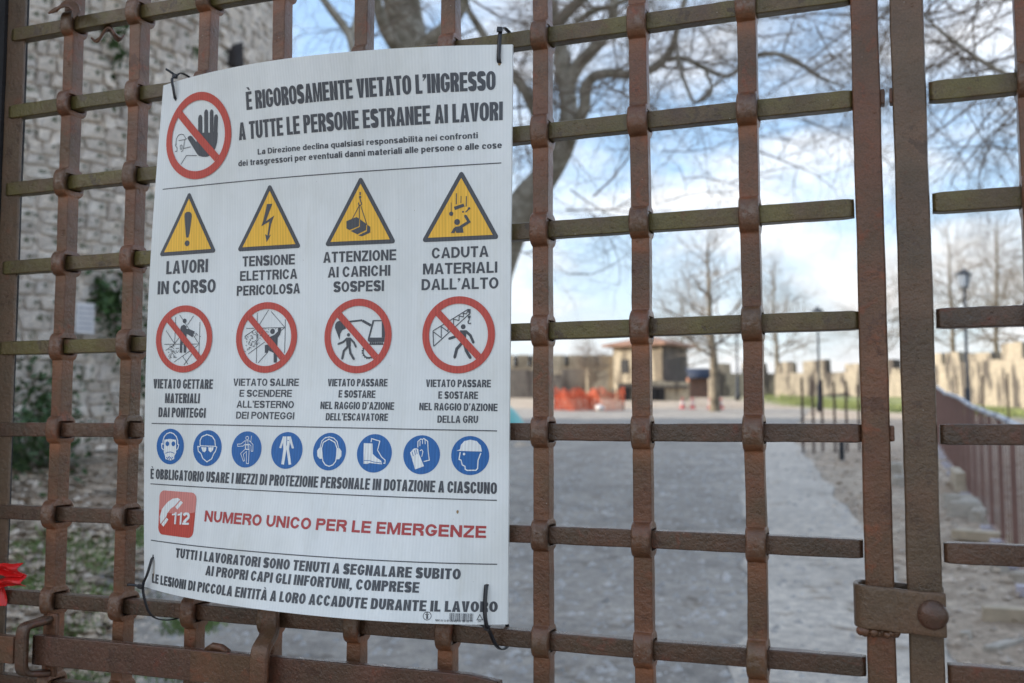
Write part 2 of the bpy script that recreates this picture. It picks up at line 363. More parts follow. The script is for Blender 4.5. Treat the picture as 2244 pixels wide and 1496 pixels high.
vbar(gate2, 0.0186, .0335, .022, 30, M['iron_s'], eyes=[], name='meeting_stile', topx=0.0176, wob=.7, cr=.003)
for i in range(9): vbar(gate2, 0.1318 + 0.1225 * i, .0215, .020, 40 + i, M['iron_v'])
for j, z in enumerate(ROWS):
    hbar(gate2, z - 0.0005, 0.0375, 1.222, 60 + j, M['iron_h'] if z > 1.8 else M['iron_hl'], h=0.0212)
    if j in (2, 5, 8, 14, 18): MB().box((0.0005, 0.014, z), (0.005, 0.014, 0.017)).build('tenon', M['iron_r'], gate2, bevel=0.002)
vbar(gate2, 1.237, .034, .026, 52, M['iron_s'], eyes=[], name='hinge_stile', yf=0.007)
for zz in (0.10, 2.97): MB().box((0.62, 0.012, zz), (1.2, 0.014, 0.035)).build('end_rail', M['iron_s'], gate2, bevel=0.003)
# black strips put in for the shadow gap left of the gate
fr = thing('shadow_gap', 'black strips painted as the shadow gap at the left edge of the gate', 'shade strip', (-1.24, 0.04, 0))
def strip(nm, xs, ys, mat, par):
    mb = MB(); zs = [i * 0.03 for i in range(102)]; vs = []
    for i, z in enumerate(zs):
        o = 0.0010 * hn(z, 2.2, 0, 9) + 0.0007 * hn(z, 1.2, 3, 40)
        for xx, yy in ((xs[0], ys[0]), (xs[1] + o, ys[0]), (xs[1] + o, ys[1]), (xs[0], ys[1])): vs.append((xx, yy, z))
    fs = []
    for i in range(len(zs) - 1):
        for k in range(4): fs.append((i * 4 + k, i * 4 + (k + 1) % 4, (i + 1) * 4 + (k + 1) % 4, (i + 1) * 4 + k))
    mb.add(vs, fs); return mb.build(nm, mat, par)
strip('rear_strip', (-1.31, -1.2540), (0.036, 0.039), M['void_black'], fr)
strip('side_strip', (-1.36, -1.2630), (0.002, 0.030), M['void_black'], fr)

# ornamental scraps, hooks and keeper that belong to the left leaf
def sheet(name, pts_rows, th, mat, parent):
    """pts_rows: grid of points, given thickness"""
    nr, nc = len(pts_rows), len(pts_rows[0]); mb = MB(); vs = [p for r in pts_rows for p in r]
    fs = [(i * nc + j, i * nc + j + 1, (i + 1) * nc + j + 1, (i + 1) * nc + j) for i in range(nr - 1) for j in range(nc - 1)]
    mb.add(vs, fs); me = mb.mesh(name); o = addmesh(name, me, mat, parent, True)
    md = o.modifiers.new('thickness', 'SOLIDIFY'); md.thickness = th; md.offset = 0; md2 = o.modifiers.new('edge', 'BEVEL'); md2.width = th * .3; md2.segments = 2
    return o
rows = []
for i in range(5):
    v = i / 4; rows.append([(-1.153 + 0.052 * (j / 10) + 0.001 * hn(i, j, 2, .9), -0.010 - 0.012 * v + 0.004 * math.sin(j), 2.232 - 0.015 * v * (1 - .2 * math.cos(j * .9)) - 0.018 * max(0, (j - 6) / 4) ** 2 - .006 * max(0, (2 - j) / 2)) for j in range(11)])
sheet('torn_collar', rows, 0.003, M['iron_r'], gate)
rows = []
for i in range(4):
    rows.append([(-1.096 + 0.044 * (j / 8), 0.004 + 0.007 * i, 2.186 - 0.010 * math.sin(j * .8 + i) - 0.006 * (i == 0)) for j in range(9)])
sheet('torn_flange', rows, 0.003, M['iron_r'], gate)
def strap(name, path, w, th, mat, parent, axis=(1, 0, 0), bevel=0.002):
    ax = Vector(axis).normalized(); mb = MB(); vs = []; P = [Vector(p) for p in path]
    for i, p in enumerate(P):
        t = (P[min(i + 1, len(P) - 1)] - P[max(i - 1, 0)]).normalized(); nrm = t.cross(ax).normalized()
        for a, b in ((-1, -1), (1, -1), (1, 1), (-1, 1)): vs.append(p + ax * (a * w / 2) + nrm * (b * th / 2))
    fs = []
    for i in range(len(P) - 1):
        for k in range(4): fs.append((i * 4 + k, i * 4 + (k + 1) % 4, (i + 1) * 4 + (k + 1) % 4, (i + 1) * 4 + k))
    fs.append((3, 2, 1, 0)); m = (len(P) - 1) * 4; fs.append((m, m + 1, m + 2, m + 3)); mb.add(vs, fs)
    me = mb.mesh(name); bm = bmesh.new(); bm.from_mesh(me); bmesh.ops.recalc_face_normals(bm, faces=bm.faces)
    if bevel: bmesh.ops.bevel(bm, geom=[e for e in bm.edges if e.is_manifold and e.calc_face_angle(0) > 0.9], offset=bevel, segments=2, affect='EDGES')
    bm.to_mesh(me); bm.free(); return addmesh(name, me, mat, parent, True)
def crv(pts, n=6):
    out = []
    P = [Vector(p) for p in pts]; P = [P[0] * 2 - P[1]] + P + [P[-1] * 2 - P[-2]]
    for i in range(1, len(P) - 2):
        for k in range(n):
            t = k / n; a, b, c, d = P[i - 1:i + 3]
            out.append(0.5 * ((2 * b) + (c - a) * t + (2 * a - 5 * b + 4 * c - d) * t * t + (3 * b - 3 * c + d - a) * t ** 3))
    out.append(P[-2]); return out
# hook on the fourth bar that carries the latch bar
hook = strap('latch_hook', crv([(-0.762, -0.006, 1.382), (-0.758, -0.010, 1.362), (-0.753, -0.020, 1.349), (-0.7495, -0.034, 1.342), (-0.749, -0.0425, 1.334), (-0.749, -0.045, 1.318), (-0.749, -0.0455, 1.295), (-0.749, -0.045, 1.275), (-0.749, -0.038, 1.266), (-0.750, -0.022, 1.262)], 5), 0.026, 0.008, M['iron_v'], gate)
pin = MB().tube([(-0.7665, -0.0095, 1.3650), (-0.7665, -0.0070, 1.3650)], 0.0022, 10); pin.build('rivet_hole', M['void_black'], gate)
strap('keeper_plate', [(-1.1125, -0.0130, 1.3500), (-1.1125, -0.0130, 1.3000), (-1.1125, -0.0130, 1.2640)], 0.020, 0.007, M['iron_v'], gate)
strap('keeper_hook', crv([(-1.117, -0.014, 1.3430), (-1.122, -0.028, 1.3400), (-1.132, -0.0400, 1.3360), (-1.1345, -0.0440, 1.3280), (-1.1345, -0.0445, 1.300), (-1.1345, -0.0440, 1.2820), (-1.132, -0.0400, 1.2730), (-1.124, -0.028, 1.2700), (-1.117, -0.014, 1.2690)], 3), 0.0195, 0.009, M['iron_hl'], gate)

# latch bar lying across the left leaf
lb = thing('latch_bar', 'long flat rust red latch bar held by hooks below the sign', 'latch', (-0.78, -0.02, 1.30))
n = 90; vs = []
mb = MB()
for i in range(n + 1):
    x = -1.131 + (0.694) * i / n; k = i / n
    top = 1.3220 + 0.0045 * k + 0.0006 * hn(x, 1, 1, 12); bot = 1.2820 + 0.004 * k + 0.0006 * hn(x, 4, 1, 12)
    if i > n - 5: top -= 0.0011 * (i - n + 5); bot += 0.0006 * (i - n + 5)
    y0 = -0.0300 + 0.0006 * hn(x, 8, 1, 9)
    vs += [(x, q[0], q[1]) for q in rounded(y0, y0 + 0.013, bot, top, 0.0016)]
fs = []
for i in range(n):
    for k in range(12): fs.append((i * 12 + k, i * 12 + (k + 1) % 12, (i + 1) * 12 + (k + 1) % 12, (i + 1) * 12 + k))
fs.append(tuple(range(11, -1, -1))); fs.append(tuple(n * 12 + k for k in range(12))); mb.add(vs, fs)
o = mb.build('bar', M['iron_l'], lb, smooth=True); o.data.set_sharp_from_angle(angle=R(30))
bm = bmesh.new(); bm.from_mesh(o.data); bmesh.ops.recalc_face_normals(bm, faces=bm.faces); bm.to_mesh(o.data); bm.free()
MB().box((-0.8140, -0.0306, 1.3035), (0.100, 0.0022, 0.0385)).build('welded_patch', M['iron_r'], lb, bevel=0.0006)
MB().tube([(-0.845, -0.022, 1.322), (-0.835, -0.022, 1.3285), (-0.822, -0.022, 1.3275), (-0.812, -0.022, 1.322)], 0.005, 8).build('weld_bead', M['iron_r'], lb, smooth=True)
pl = MB().box((-1.203, -0.0335, 1.3010), (0.094, 0.012, 0.0370)).build('lock_plate', M['iron_r'], lb, bevel=0.0012)
MB().tube([(-1.1832, -0.0400, 1.2998), (-1.1832, -0.0385, 1.2998)], 0.0038, 14).build('screw_hole', M['void_black'], lb)

# clamp round the two meeting stiles
cl = thing('clamp_band', 'bent iron band with a round rivet head joining the two gate stiles', 'clamp', (0, 0.01, 1.425))
path = [(0.0375, -0.0105), (0.025, -0.0110), (0.010, -0.0108), (-0.004, -0.0102), (-0.016, -0.0098), (-0.030, -0.0098), (-0.039, -0.0085), (-0.0462, -0.0040), (-0.0485, 0.004), (-0.0485, 0.018), (-0.0455, 0.026), (-0.037, 0.030), (-0.02, 0.031), (0.0, 0.031), (0.037, 0.031)]
pc = crv([(x, y, 0) for x, y in path], 5)
rows = []
for i in range(9):
    v = i / 8; row = []
    for j, p in enumerate(pc):
        s = p.x; ztop = 1.4500 - 0.0035 * smooth01((s + .05) / .09); zbot = 1.4060 - 0.0035 * smooth01((s + .05) / .09) + 0.0012 * hn(s, 2, 1, 60)
        yy = p.y + (0.0007 * hn(s, v, 3, 140) if p.y < 0 else 0) + (0.0008 * math.sin(s * 520) * (1 if -0.014 < s < 0.010 and p.y < 0 else 0))
        row.append((s, yy, zbot + (ztop - zbot) * v + 0.0006 * hn(s, 7, v, 90)))
    rows.append(row)
sheet('band', rows, 0.0050, M['iron_s'], cl)
bm = bmesh.new(); bmesh.ops.create_uvsphere(bm, u_segments=28, v_segments=16, radius=0.0150)
for v in bm.verts:
    v.co.y *= 0.62; k = 1 + 0.035 * noise.noise(v.co * 160); v.co *= k
    v.co += Vector((0.0248, -0.0125, 1.4245))
me = bpy.data.meshes.new('rivet'); bm.to_mesh(me); bm.free(); addmesh('rivet', me, M['iron_l'], cl, True)
bm = bmesh.new(); rnd = random.Random(5)
for k in range(9):
    r = 0.0035 + rnd.random() * .0025; mtx = bmesh.ops.create_icosphere(bm, subdivisions=2, radius=r)
    off = Vector((-0.044 + k * 0.0042, -0.002 - rnd.random() * .005, 1.4045 - rnd.random() * .002 - (0.002 if k > 2 else 0)))
    for v in mtx['verts']: v.co = v.co * (1 + .2 * noise.noise(v.co * 400)) + off
me = bpy.data.meshes.new('weld_bead'); bm.to_mesh(me); bm.free(); addmesh('weld_bead', me, M['iron_r'], cl, True)

# red plastic tape knotted on the lowest visible rail at the left edge
tp = thing('plastic_tape', 'crumpled end of shiny red plastic tape tied on the rail at far left', 'tape', (-1.2, -0.015, 1.395))
for q, (z0, z1, zr, sg) in enumerate(((1.3985, 1.4140, 1.4010, 1), (1.3830, 1.4010, 1.3790, -1))):
    rows = []
    for i in range(7):
        v = i / 6; row = []
        for j in range(15):
            u = j / 14; x = -1.245 + 0.0735 * u + (0.004 if q else 0) * u
            zc = (z0 + z1) / 2 if q == 0 else 1.3790 + 0.0135 * smooth01(u * 1.2)
            hh = (0.0085 if q == 0 else 0.0078) * (0.75 + .35 * u)
            row.append((x, -0.016 - 0.006 * math.sin(v * 7 + u * 3.5 + q * 2) - 0.003 * math.sin(u * 9 + q), zc - hh + 2 * hh * v + 0.0006 * math.sin(u * 16 + v * 5)))
        rows.append(row)
    sheet('tape_fold', rows, 0.0012, M['red_tape'], tp)
sheet('tape_wrap', [[(-1.232 + .02 * i / 4, -0.004 - 0.004 * math.sin(j * .5 + i), 1.352 + 0.034 * j / 8) for j in range(9)] for i in range(5)], 0.001, M['red_tape'], tp)

# ---------------------------------------------------------------- safety sign (printed fluted plastic board, bowed between its ties)
TEXTS=[("È RIGOROSAMENTE VIETATO L'INGRESSO", 159.8, 632.7, 501.2, 634.5, 23.3, 'H'), ('A TUTTE LE PERSONE ESTRANEE AI LAVORI', 145.1, 595.1, 510.0, 597.1, 22.8, 'H'), ('La Direzione declina qualsiasi responsabilità nei confronti', 174.6, 574.0, 479.1, 576.4, 7.3, 'l'), ('dei trasgressori per eventuali danni materiali alle persone o alle cose', 143.0, 561.1, 509.1, 562.9, 7.8, 'l'), ('LAVORI', 27.2, 421.8, 94.7, 423.0, 17.9, 'b'), ('IN CORSO', 14.6, 394.4, 107.9, 395.5, 18.0, 'b'), ('TENSIONE', 149.2, 428.6, 228.6, 429.3, 13.4, 'b'), ('ELETTRICA', 145.7, 409.7, 232.4, 410.7, 13.0, 'b'), ('PERICOLOSA', 141.3, 390.1, 236.9, 391.7, 13.1, 'b'), ('ATTENZIONE', 270.1, 430.0, 371.9, 430.6, 13.6, 'b'), ('AI CARICHI', 277.0, 410.9, 364.1, 411.4, 13.5, 'b'), ('SOSPESI', 285.5, 392.1, 355.8, 392.4, 13.6, 'b'), ('CADUTA', 419.5, 431.2, 493.1, 431.5, 13.3, 'b'), ('MATERIALI', 408.1, 411.8, 504.4, 411.9, 13.5, 'b'), ("DALL'ALTO", 406.5, 392.4, 506.1, 392.8, 13.7, 'b'), ('VIETATO GETTARE', 13.7, 266.8, 110.5, 267.3, 12.7, 'n'), ('MATERIALI', 33.9, 247.4, 91.0, 248.1, 13.1, 'n'), ('DAI PONTEGGI', 23.9, 228.5, 101.9, 229.2, 13.0, 'n'), ('VIETATO SALIRE', 142.4, 271.9, 241.1, 272.8, 9.4, 'n'), ('E SCENDERE', 153.1, 257.8, 232.0, 258.8, 9.1, 'n'), ("ALL'ESTERNO", 150.0, 243.6, 236.1, 244.6, 9.1, 'n'), ('DEI PONTEGGI', 150.3, 229.4, 237.9, 230.4, 9.1, 'n'), ('VIETATO PASSARE', 282.8, 273.0, 365.3, 273.9, 9.3, 'n'), ('E SOSTARE', 299.1, 259.2, 349.8, 259.5, 9.2, 'n'), ("NEL RAGGIO D'AZIONE", 274.6, 244.4, 375.9, 245.4, 9.3, 'n'), ("DELL'ESCAVATORE", 283.4, 230.4, 368.6, 231.8, 9.0, 'n'), ('VIETATO PASSARE', 416.1, 274.0, 498.3, 274.7, 9.0, 'n'), ('E SOSTARE', 432.7, 260.1, 482.8, 260.6, 8.8, 'n'), ("NEL RAGGIO D'AZIONE", 408.9, 245.8, 506.9, 246.6, 8.9, 'n'), ('DELLA GRU', 432.9, 231.2, 483.5, 232.0, 8.7, 'n'), ('È OBBLIGATORIO USARE I MEZZI DI PROTEZIONE PERSONALE IN DOTAZIONE A CIASCUNO', 12.6, 145.5, 507.8, 149.6, 13.6, 'n'), ('NUMERO UNICO PER LE EMERGENZE', 114.8, 96.5, 496.7, 98.4, 13.9, 'r'), ('TUTTI I LAVORATORI SONO TENUTI A SEGNALARE SUBITO', 69.0, 46.9, 470.3, 50.3, 12.1, 'B'), ('AI PROPRI CAPI GLI INFORTUNI, COMPRESE', 127.4, 30.8, 424.5, 33.5, 11.9, 'B'), ('LE LESIONI DI PICCOLA ENTITÀ A LORO ACCADUTE DURANTE IL LAVORO', 21.2, 8.5, 511.1, 14.3, 12.1, 'B'), ('1680 00 70', 445.3, 2.9, 457.4, 2.6, 2.2, 'w'), ('8', 458.5, 2.7, 459.8, 2.7, 2.4, 'w'), ('024814', 461.3, 2.5, 472.8, 2.4, 2.5, 'w'), ('197871', 474.0, 2.4, 485.0, 2.4, 2.4, 'w'), ('PP', 491.1, 2.5, 494.3, 2.5, 2.0, 'w'), ('112', 56.8, 88.8, 89.1, 90.2, 15.6, 'W')]
ICONS={
'hand':[('s','k',6.83,[(79.1,632.7),(79,609.7)]),
('d','k',3.42,[(79.1,632.7)]),
('s','k',6.24,[(90.1,638.8),(89.6,608.6)]),
('d','k',3.12,[(90.1,638.8)]),
('s','k',5.65,[(99.9,637.9),(99.1,607.5)]),
('d','k',2.82,[(99.9,637.9)]),
('s','k',5.94,[(107.6,630.2),(105.8,606.8)]),
('d','k',2.97,[(107.6,630.2)]),
('p','k',0,[(74.4,612.5),(110,608.6),(108.6,596.3),(105.2,587.9),(98.5,580.4),(90.9,578.2),(83.3,578.9),(76.5,581),(72.6,584.8),(55.7,607.1),(57.3,609.5),(60.9,610),(64.4,608.4),(72.1,600)]),
('s','k',0.74,[(35,599.5),(34.2,603.4),(35.3,609.4),(38.5,613.2),(43.7,614.1),(47.9,613),(51.1,609.1),(51.8,607.5),(53.7,606.6),(52.3,605.7),(39.5,605.7)]),
('s','k',0.74,[(34.8,603.4),(33.4,599.4),(36.9,595.5),(36.7,591.2),(33,591)]),
('s','k',0.74,[(44.3,599.3),(46.2,598),(45.9,594.1),(44.6,592.7),(42.9,594.1),(42.7,597.9),(44.3,599.3)]),
('s','k',0.74,[(50.6,605.4),(48.6,593.8),(47.3,590.6),(44.5,589.7)]),
('s','k',0.74,[(48.6,593.5),(61.6,594.7)]),
('s','k',0.74,[(45,572.3),(54.3,583.4),(73.2,581.6)])],
'throw':[('s','k',0.69,[(45.9,363.3),(45.9,327.2)]),
('s','k',0.69,[(52.2,366.1),(62.4,353.6),(85.3,326.8)]),
('s','k',0.69,[(74.5,364.5),(65.2,352.4)]),
('s','k',0.69,[(53.1,335.8),(45.9,327.2)]),
('s','k',0.69,[(31.2,345),(45.6,327.6)]),
('s','k',0.69,[(29.3,326.5),(85.3,326.8)]),
('s','k',0.69,[(31.8,318),(45.9,326.6)]),
('s','k',0.69,[(84.1,325.4),(46.5,302.7)]),
('s','k',0.69,[(85.1,356.3),(85.7,314)]),
('s','k',0.69,[(59.2,311.1),(68.5,300.1)]),
('s','k',0.69,[(75.2,314.6),(62.4,298.6)]),
('d','k',3.12,[(60.6,357.9)]),
('p','k',0,[(54.5,347.9),(55.7,351.3),(59.7,352.9),(63.7,350.7),(64.1,347.3),(68.3,346.9),(77.3,343.7),(74.3,335.7),(66.6,339.8),(64.5,340.3),(65.1,315.2),(61.2,315.2),(60.5,327.8),(58.3,327.8),(58.7,315.2),(54.8,315.1),(54.8,328.3)]),
('q','k',1.2,[(42.8,322.6),(48.9,320.9),(38.6,324.3),(49.2,317.4),(37.5,310.5),(52.8,317.4),(41.5,322.6),(44.5,324.3),(45.6,317.4),(43,317.4),(45.5,315.7),(40.2,308.8),(47.6,314),(52.5,320.9),(43.2,317.4),(40.1,310.5),(44.8,317.4),(45.9,310.5),(43.4,314),(45.4,312.3),(41,317.4),(45.2,324.3),(39.2,312.3),(45.7,310.5),(51.3,315.7),(41.5,319.2),(39.3,319.2),(50.7,320.9),(47.6,308.8),(47.7,310.5),(42.8,322.6),(37.6,319.2),(46,308.8),(42.9,315.7),(41.4,312.3),(37.1,315.7),(39.7,307.1),(46.8,315.7),(44.9,320.9),(49.9,308.8),(39.7,308.8),(43.2,317.4),(41.3,314),(41.6,308.8),(50.8,315.7),(78.1,341.4),(80.8,340.9),(82.3,339.1),(79.6,338),(77.7,336.9),(87.2,336.8),(80.2,339.7)])],
'climb':[('s','k',0.69,[(173.9,366.9),(175.7,301.9)]),
('s','k',0.69,[(190.8,370.8),(178,352.3)]),
('s','k',0.69,[(194.8,368.9),(216.1,348)]),
('s','k',0.69,[(157.8,347.1),(216.1,347.8)]),
('s','k',0.69,[(156,336.5),(173.1,346.5)]),
('s','k',0.69,[(162.6,313.5),(187,329.1)]),
('s','k',0.69,[(216.1,347.8),(206.3,340.7)]),
('s','k',0.69,[(216.5,358.3),(217.6,314.7)]),
('s','k',0.69,[(178.3,301.7),(192.3,315.8)]),
('s','k',0.69,[(206.6,311.4),(211.4,306.2)]),
('d','k',3.47,[(198.1,342.9)]),
('p','k',0,[(194.4,335.7),(201.3,338.5),(206.2,342.9),(205.9,347.9),(210.6,348.2),(210.9,343.4),(209.2,338.4),(206.3,334.6),(206.3,321.3),(206.9,302.6),(202.1,302.6),(201.3,315),(193.4,318.3),(192.3,315),(188.1,315.2),(187.5,325.2),(191.7,325.8),(197,323.5)]),
('q','k',1.2,[(165,337.3),(156.8,334.2),(175,335.7),(175,326.4),(157.8,317),(166.1,321.7),(163.6,320.1),(168.6,340.4),(163.9,320.1),(164,321.7),(165.1,331.1),(172.8,331.1),(169.6,329.5),(166.9,337.3),(174.5,340.4),(170.6,338.9),(168.7,334.2),(163.6,329.5),(159.8,329.5),(177.1,332.6),(157.1,335.8),(180.2,340.4),(168.3,342),(174.5,337.3),(169.9,323.3),(163.2,326.4),(172.4,342),(158.6,337.4),(171.3,329.5),(175.1,335.7),(180.4,341.9),(165.9,324.8),(181.9,338.8),(163.8,328),(182.4,337.2),(159.3,324.8),(159.5,332.7),(168.5,334.2),(167.4,334.2),(161.3,335.8),(167.4,326.4),(178,342),(176.5,337.3),(163.4,328),(166.7,334.2),(182.4,341.9),(176.8,326.4),(173.2,327.9),(168.9,329.5),(176.5,335.7),(168.5,335.8),(177.1,334.2),(165,332.6),(176.6,338.8),(159.1,334.2),(167.8,324.8),(167.1,327.9),(173,338.9),(180.3,337.3),(161.7,318.6),(176.6,338.8),(180.2,334.1),(176.9,331),(175.5,327.9),(178.8,327.9),(167.2,326.4),(171.9,323.2),(173.3,326.4),(165.7,321.7),(174.7,329.5),(162,320.1),(168.5,342),(161,338.9),(171.7,324.8),(187.4,346),(192.6,345.5),(203.5,346.1),(190.1,343),(192.1,341.9),(193.6,338)])],
'digger':[('p','k',0,[(289,347.1),(289.3,351.6),(291.4,354.4),(295.1,356.1),(299.6,354.9),(304.9,345.9),(299.4,343.7),(297.1,339.8),(296.3,331.4),(293.7,337)]),
('s','k',1.94,[(306.5,354.3),(325.6,356)]),
('s','k',2.8,[(327.4,355.6),(339.3,349.5)]),
('d','k',1.4,[(325.9,356)]),
('p','k',0,[(341.5,356.2),(343.6,354.5),(338.3,334.4),(336.4,331.3),(335.5,331.9)]),
('p','k',0,[(341.5,356.2),(354.5,356.1),(353.9,354.6),(343.6,354.6)]),
('p','k',0,[(354.6,356.1),(356.2,351.1),(358.2,346.7),(359.4,337.9),(358.7,334.4),(354.8,334.4),(354,354.4)]),
('p','k',0,[(338.1,334.3),(358.7,334.3),(358.3,328.9),(338.6,328.6),(335.5,330.8)]),
('s','k',1.29,[(336.6,325.8),(357.2,326)]),
('q','k',2.2,[(339.6,327.3),(342.3,327.3),(344.9,327.3),(347.6,327.3),(350.3,327.3),(352.9,327.3),(355.6,327.3)]),
('s','k',0.97,[(332.1,322),(331.1,320.7),(330.4,319.2),(330.1,317.5),(330.2,315.8),(330.7,314.2),(331.5,312.7),(332.7,311.4),(334.2,310.4),(335.8,309.8),(337.5,309.5),(339.3,309.6),(340.9,310),(342.4,310.9)]),
('q','k',2,[(330,320.7),(329.1,317.9),(329.4,315),(330.7,312.2),(332.9,310.1),(335.7,308.8),(338.7,308.5),(341.6,309.2)]),
('d','k',2.15,[(308.7,337.9)]),
('p','k',0,[(305.4,334.3),(312.3,334.3),(312.3,322.5),(306.6,322.5)]),
('s','k',2.15,[(306.4,333),(301.9,329),(294.9,326.4)]),
('d','k',1.08,[(301.9,329),(294.9,326.4)]),
('s','k',2.15,[(311.7,332.9),(316.9,328),(319.8,322.7)]),
('d','k',1.08,[(316.9,328),(319.8,322.7)]),
('s','k',2.58,[(308.1,323),(303.1,317.5),(301.4,308)]),
('d','k',1.29,[(303.1,317.5),(301.4,308)]),
('s','k',2.58,[(310.8,323),(312.6,314.7),(317.7,307.5)]),
('d','k',1.29,[(312.6,314.7),(317.7,307.5)])],
'crane':[('d','k',3.02,[(462,347.2)]),
('p','k',0,[(457.8,342.9),(466.6,342.9),(466.1,335.4),(465.3,325.8),(460.4,327.9),(459.6,336.5)]),
('s','k',2.8,[(465.8,341.3),(471.5,336.5),(475.4,328.2)]),
('d','k',1.4,[(471.5,336.5),(475.4,328.2)]),
('s','k',2.8,[(459,339.5),(451.1,334.9),(444.6,332.8)]),
('d','k',1.4,[(451.1,334.9),(444.6,332.8)]),
('s','k',3.23,[(461.8,328.5),(454.4,320.4),(452.1,310.3)]),
('d','k',1.62,[(454.4,320.4),(452.1,310.3)]),
('s','k',3.23,[(464.4,325.8),(466.5,318.3),(471.9,309.8)]),
('d','k',1.62,[(466.5,318.3),(471.9,309.8)]),
('s','k',0.97,[(423,342.3),(468.1,368.3)]),
('s','k',0.97,[(424.5,323.4),(470.8,363.7)]),
('s','k',0.97,[(423,342.3),(424.5,323.4)]),
('s','k',0.97,[(424,340.9),(434,333.9),(433.6,347.6),(442.4,341.4),(442.6,345.7)]),
('s','k',0.97,[(449.6,349.4),(449.5,356.4),(456.4,354.7),(456.8,360.3),(462,359),(461.9,363.3),(465.9,362.7),(468.1,367.5)]),
('s','k',0.97,[(469.6,363.2),(469.7,360.9)]),
('p','k',0,[(468.1,368.6),(471.1,368.6),(471.2,363),(468.1,364.1)]),
('p','k',0,[(467.9,360.4),(471.3,360.4),(471.3,358.4),(470,356.3),(469.1,356.3),(467.9,358.4)]),
('s','k',1.08,[(469.8,356.3),(469.1,354.7),(468.1,353.1),(468.6,351.4),(470.1,350.7),(471.9,351.7)])],
'T1':[('p','k',0,[(54.4,499.5),(54.6,503.3),(56.5,505.3),(60.5,506.1),(64.1,505.1),(66.3,502.6),(66.7,498.8),(63.8,476.3),(62.1,471),(60.2,470.5),(58.2,471.2),(57.2,476.6)]),
('d','k',4.02,[(60.2,463)])],
'T2':[('p','k',0,[(187.4,509.1),(195.6,509),(185.2,486.8),(198.3,493.6),(195.2,487.1),(193.4,483),(189.9,467.5),(193.1,469.1),(186.4,459.3),(184.2,470.2),(187.5,468),(190.8,486.2),(178.2,480.4),(181.3,487.7)])],
'T3':[('p','k',0,[(303.6,481.7),(317.6,486.4),(321.8,484),(321.3,474.7),(307.8,470.2),(303.5,472.6)]),
('p','k',0,[(322.5,483.4),(331.3,477.3),(330.8,469.4),(318.8,464.5),(309.3,469.1),(322.4,473.9)]),
('p','k',0,[(332.5,475.9),(336.8,473.5),(336.7,466.1),(324.9,461.7),(320.1,463.2),(332,468)]),
('s','k',0.88,[(321.9,500.5),(311.7,483.9)]),
('s','k',0.88,[(321.8,500.5),(321.6,483.8)]),
('s','k',0.88,[(324.1,499.8),(332.3,475.7)]),
('s','k',1.75,[(323.5,517.4),(323.4,513.6)]),
('d','k',1.64,[(323.4,511.2)]),
('s','k',1.31,[(323.1,509.8),(324.2,505.3)]),
('s','k',1.2,[(321.1,504.4),(320.9,502.7),(321.7,501),(323.5,500.7),(325,502),(325,503.9),(323.8,505.3)])],
'T4':[('s','k',0.66,[(445,499.1),(445,487.8)]),
('s','k',1.09,[(451.8,510.1),(451.6,496.7)]),
('s','k',0.77,[(457.8,506.6),(457.5,498.1)]),
('s','k',1.09,[(464.6,506.1),(464.3,493.3)]),
('s','k',1.31,[(463.6,486.4),(467.6,490.4)]),
('p','k',0,[(448.4,493.7),(460.9,497.2),(462.3,493.6),(449.9,489.7)]),
('d','k',2.74,[(445,485.4)]),
('d','k',1.53,[(468.2,491)]),
('d','k',1.2,[(460.3,487.2)]),
('d','k',3.72,[(452.7,475)]),
('p','k',0,[(444.6,461.6),(448.2,467.4),(451,469.4),(459.5,469.9),(460.7,464.8),(461,461.6),(451.6,461.7),(450.7,464.6),(449.1,461.5)]),
('s','k',3.07,[(456.7,468.3),(468,474.7),(463.4,482)]),
('d','k',1.53,[(468,474.7),(463.4,482)])],
'B1':[('s','w',1.04,[(33.8,191.8),(33.6,197.4),(35.4,202.6),(39.6,206.7),(45.4,208.5),(51.3,207.1),(56.2,203.3),(58.8,198.3),(59.2,192.6)]),
('s','w',1.04,[(34.7,192.9),(31.4,193),(32.2,187.2),(35.2,184.8)]),
('s','w',1.04,[(58,194),(61,192.7),(59.9,187.6),(57.4,185.6)]),
('p','w',0,[(35.9,198.6),(45.6,199.9),(55.9,199.1),(57.4,182.4),(54.7,177.8),(54.7,173.9),(48.5,171.4),(39.3,172.9),(38.3,177.2),(35.9,181.6)]),
('d','b',3.23,[(41.6,193.4),(51.9,193.7)]),
('s','b',0.69,[(38.9,180.4),(42.5,182.1),(47.7,182.7),(51.5,182.2),(54.5,181)]),
('q','b',1.6,[(41.5,175),(44.5,175.2),(48.2,175.1),(51.6,175.5),(43.1,173.4),(46.4,173.2),(50.1,173.6),(45.9,176.3)])],
'B2':[('s','w',1.04,[(96.8,192.8),(96.1,199.5),(98.8,204.6),(106.6,207.6),(115,205.6),(119.9,200.8),(121.5,193.7)]),
('s','w',1.04,[(96.9,191.5),(93.2,191.6),(94.6,185.5),(99.1,182.7),(102.9,176.4),(110.1,172.3),(117.3,176.4),(120.3,183.5),(122.7,186.6),(124,191.8),(121.5,193.1)]),
('s','w',0.81,[(96.8,192.6),(122.1,192.8)]),
('p','w',0,[(98.6,190.9),(107.4,191),(107.4,186.8),(104.9,184.5),(101.7,185.4)]),
('p','w',0,[(110.2,191.1),(119.2,191.6),(118.2,187.5),(115.1,184.6),(111.4,186.7)])],
'B3':[('s','w',0.58,[(170.4,207.3),(172.6,206.3),(172.8,203.9),(170.9,202.8),(168.6,203.8),(168.4,206.2),(170.4,207.3)]),
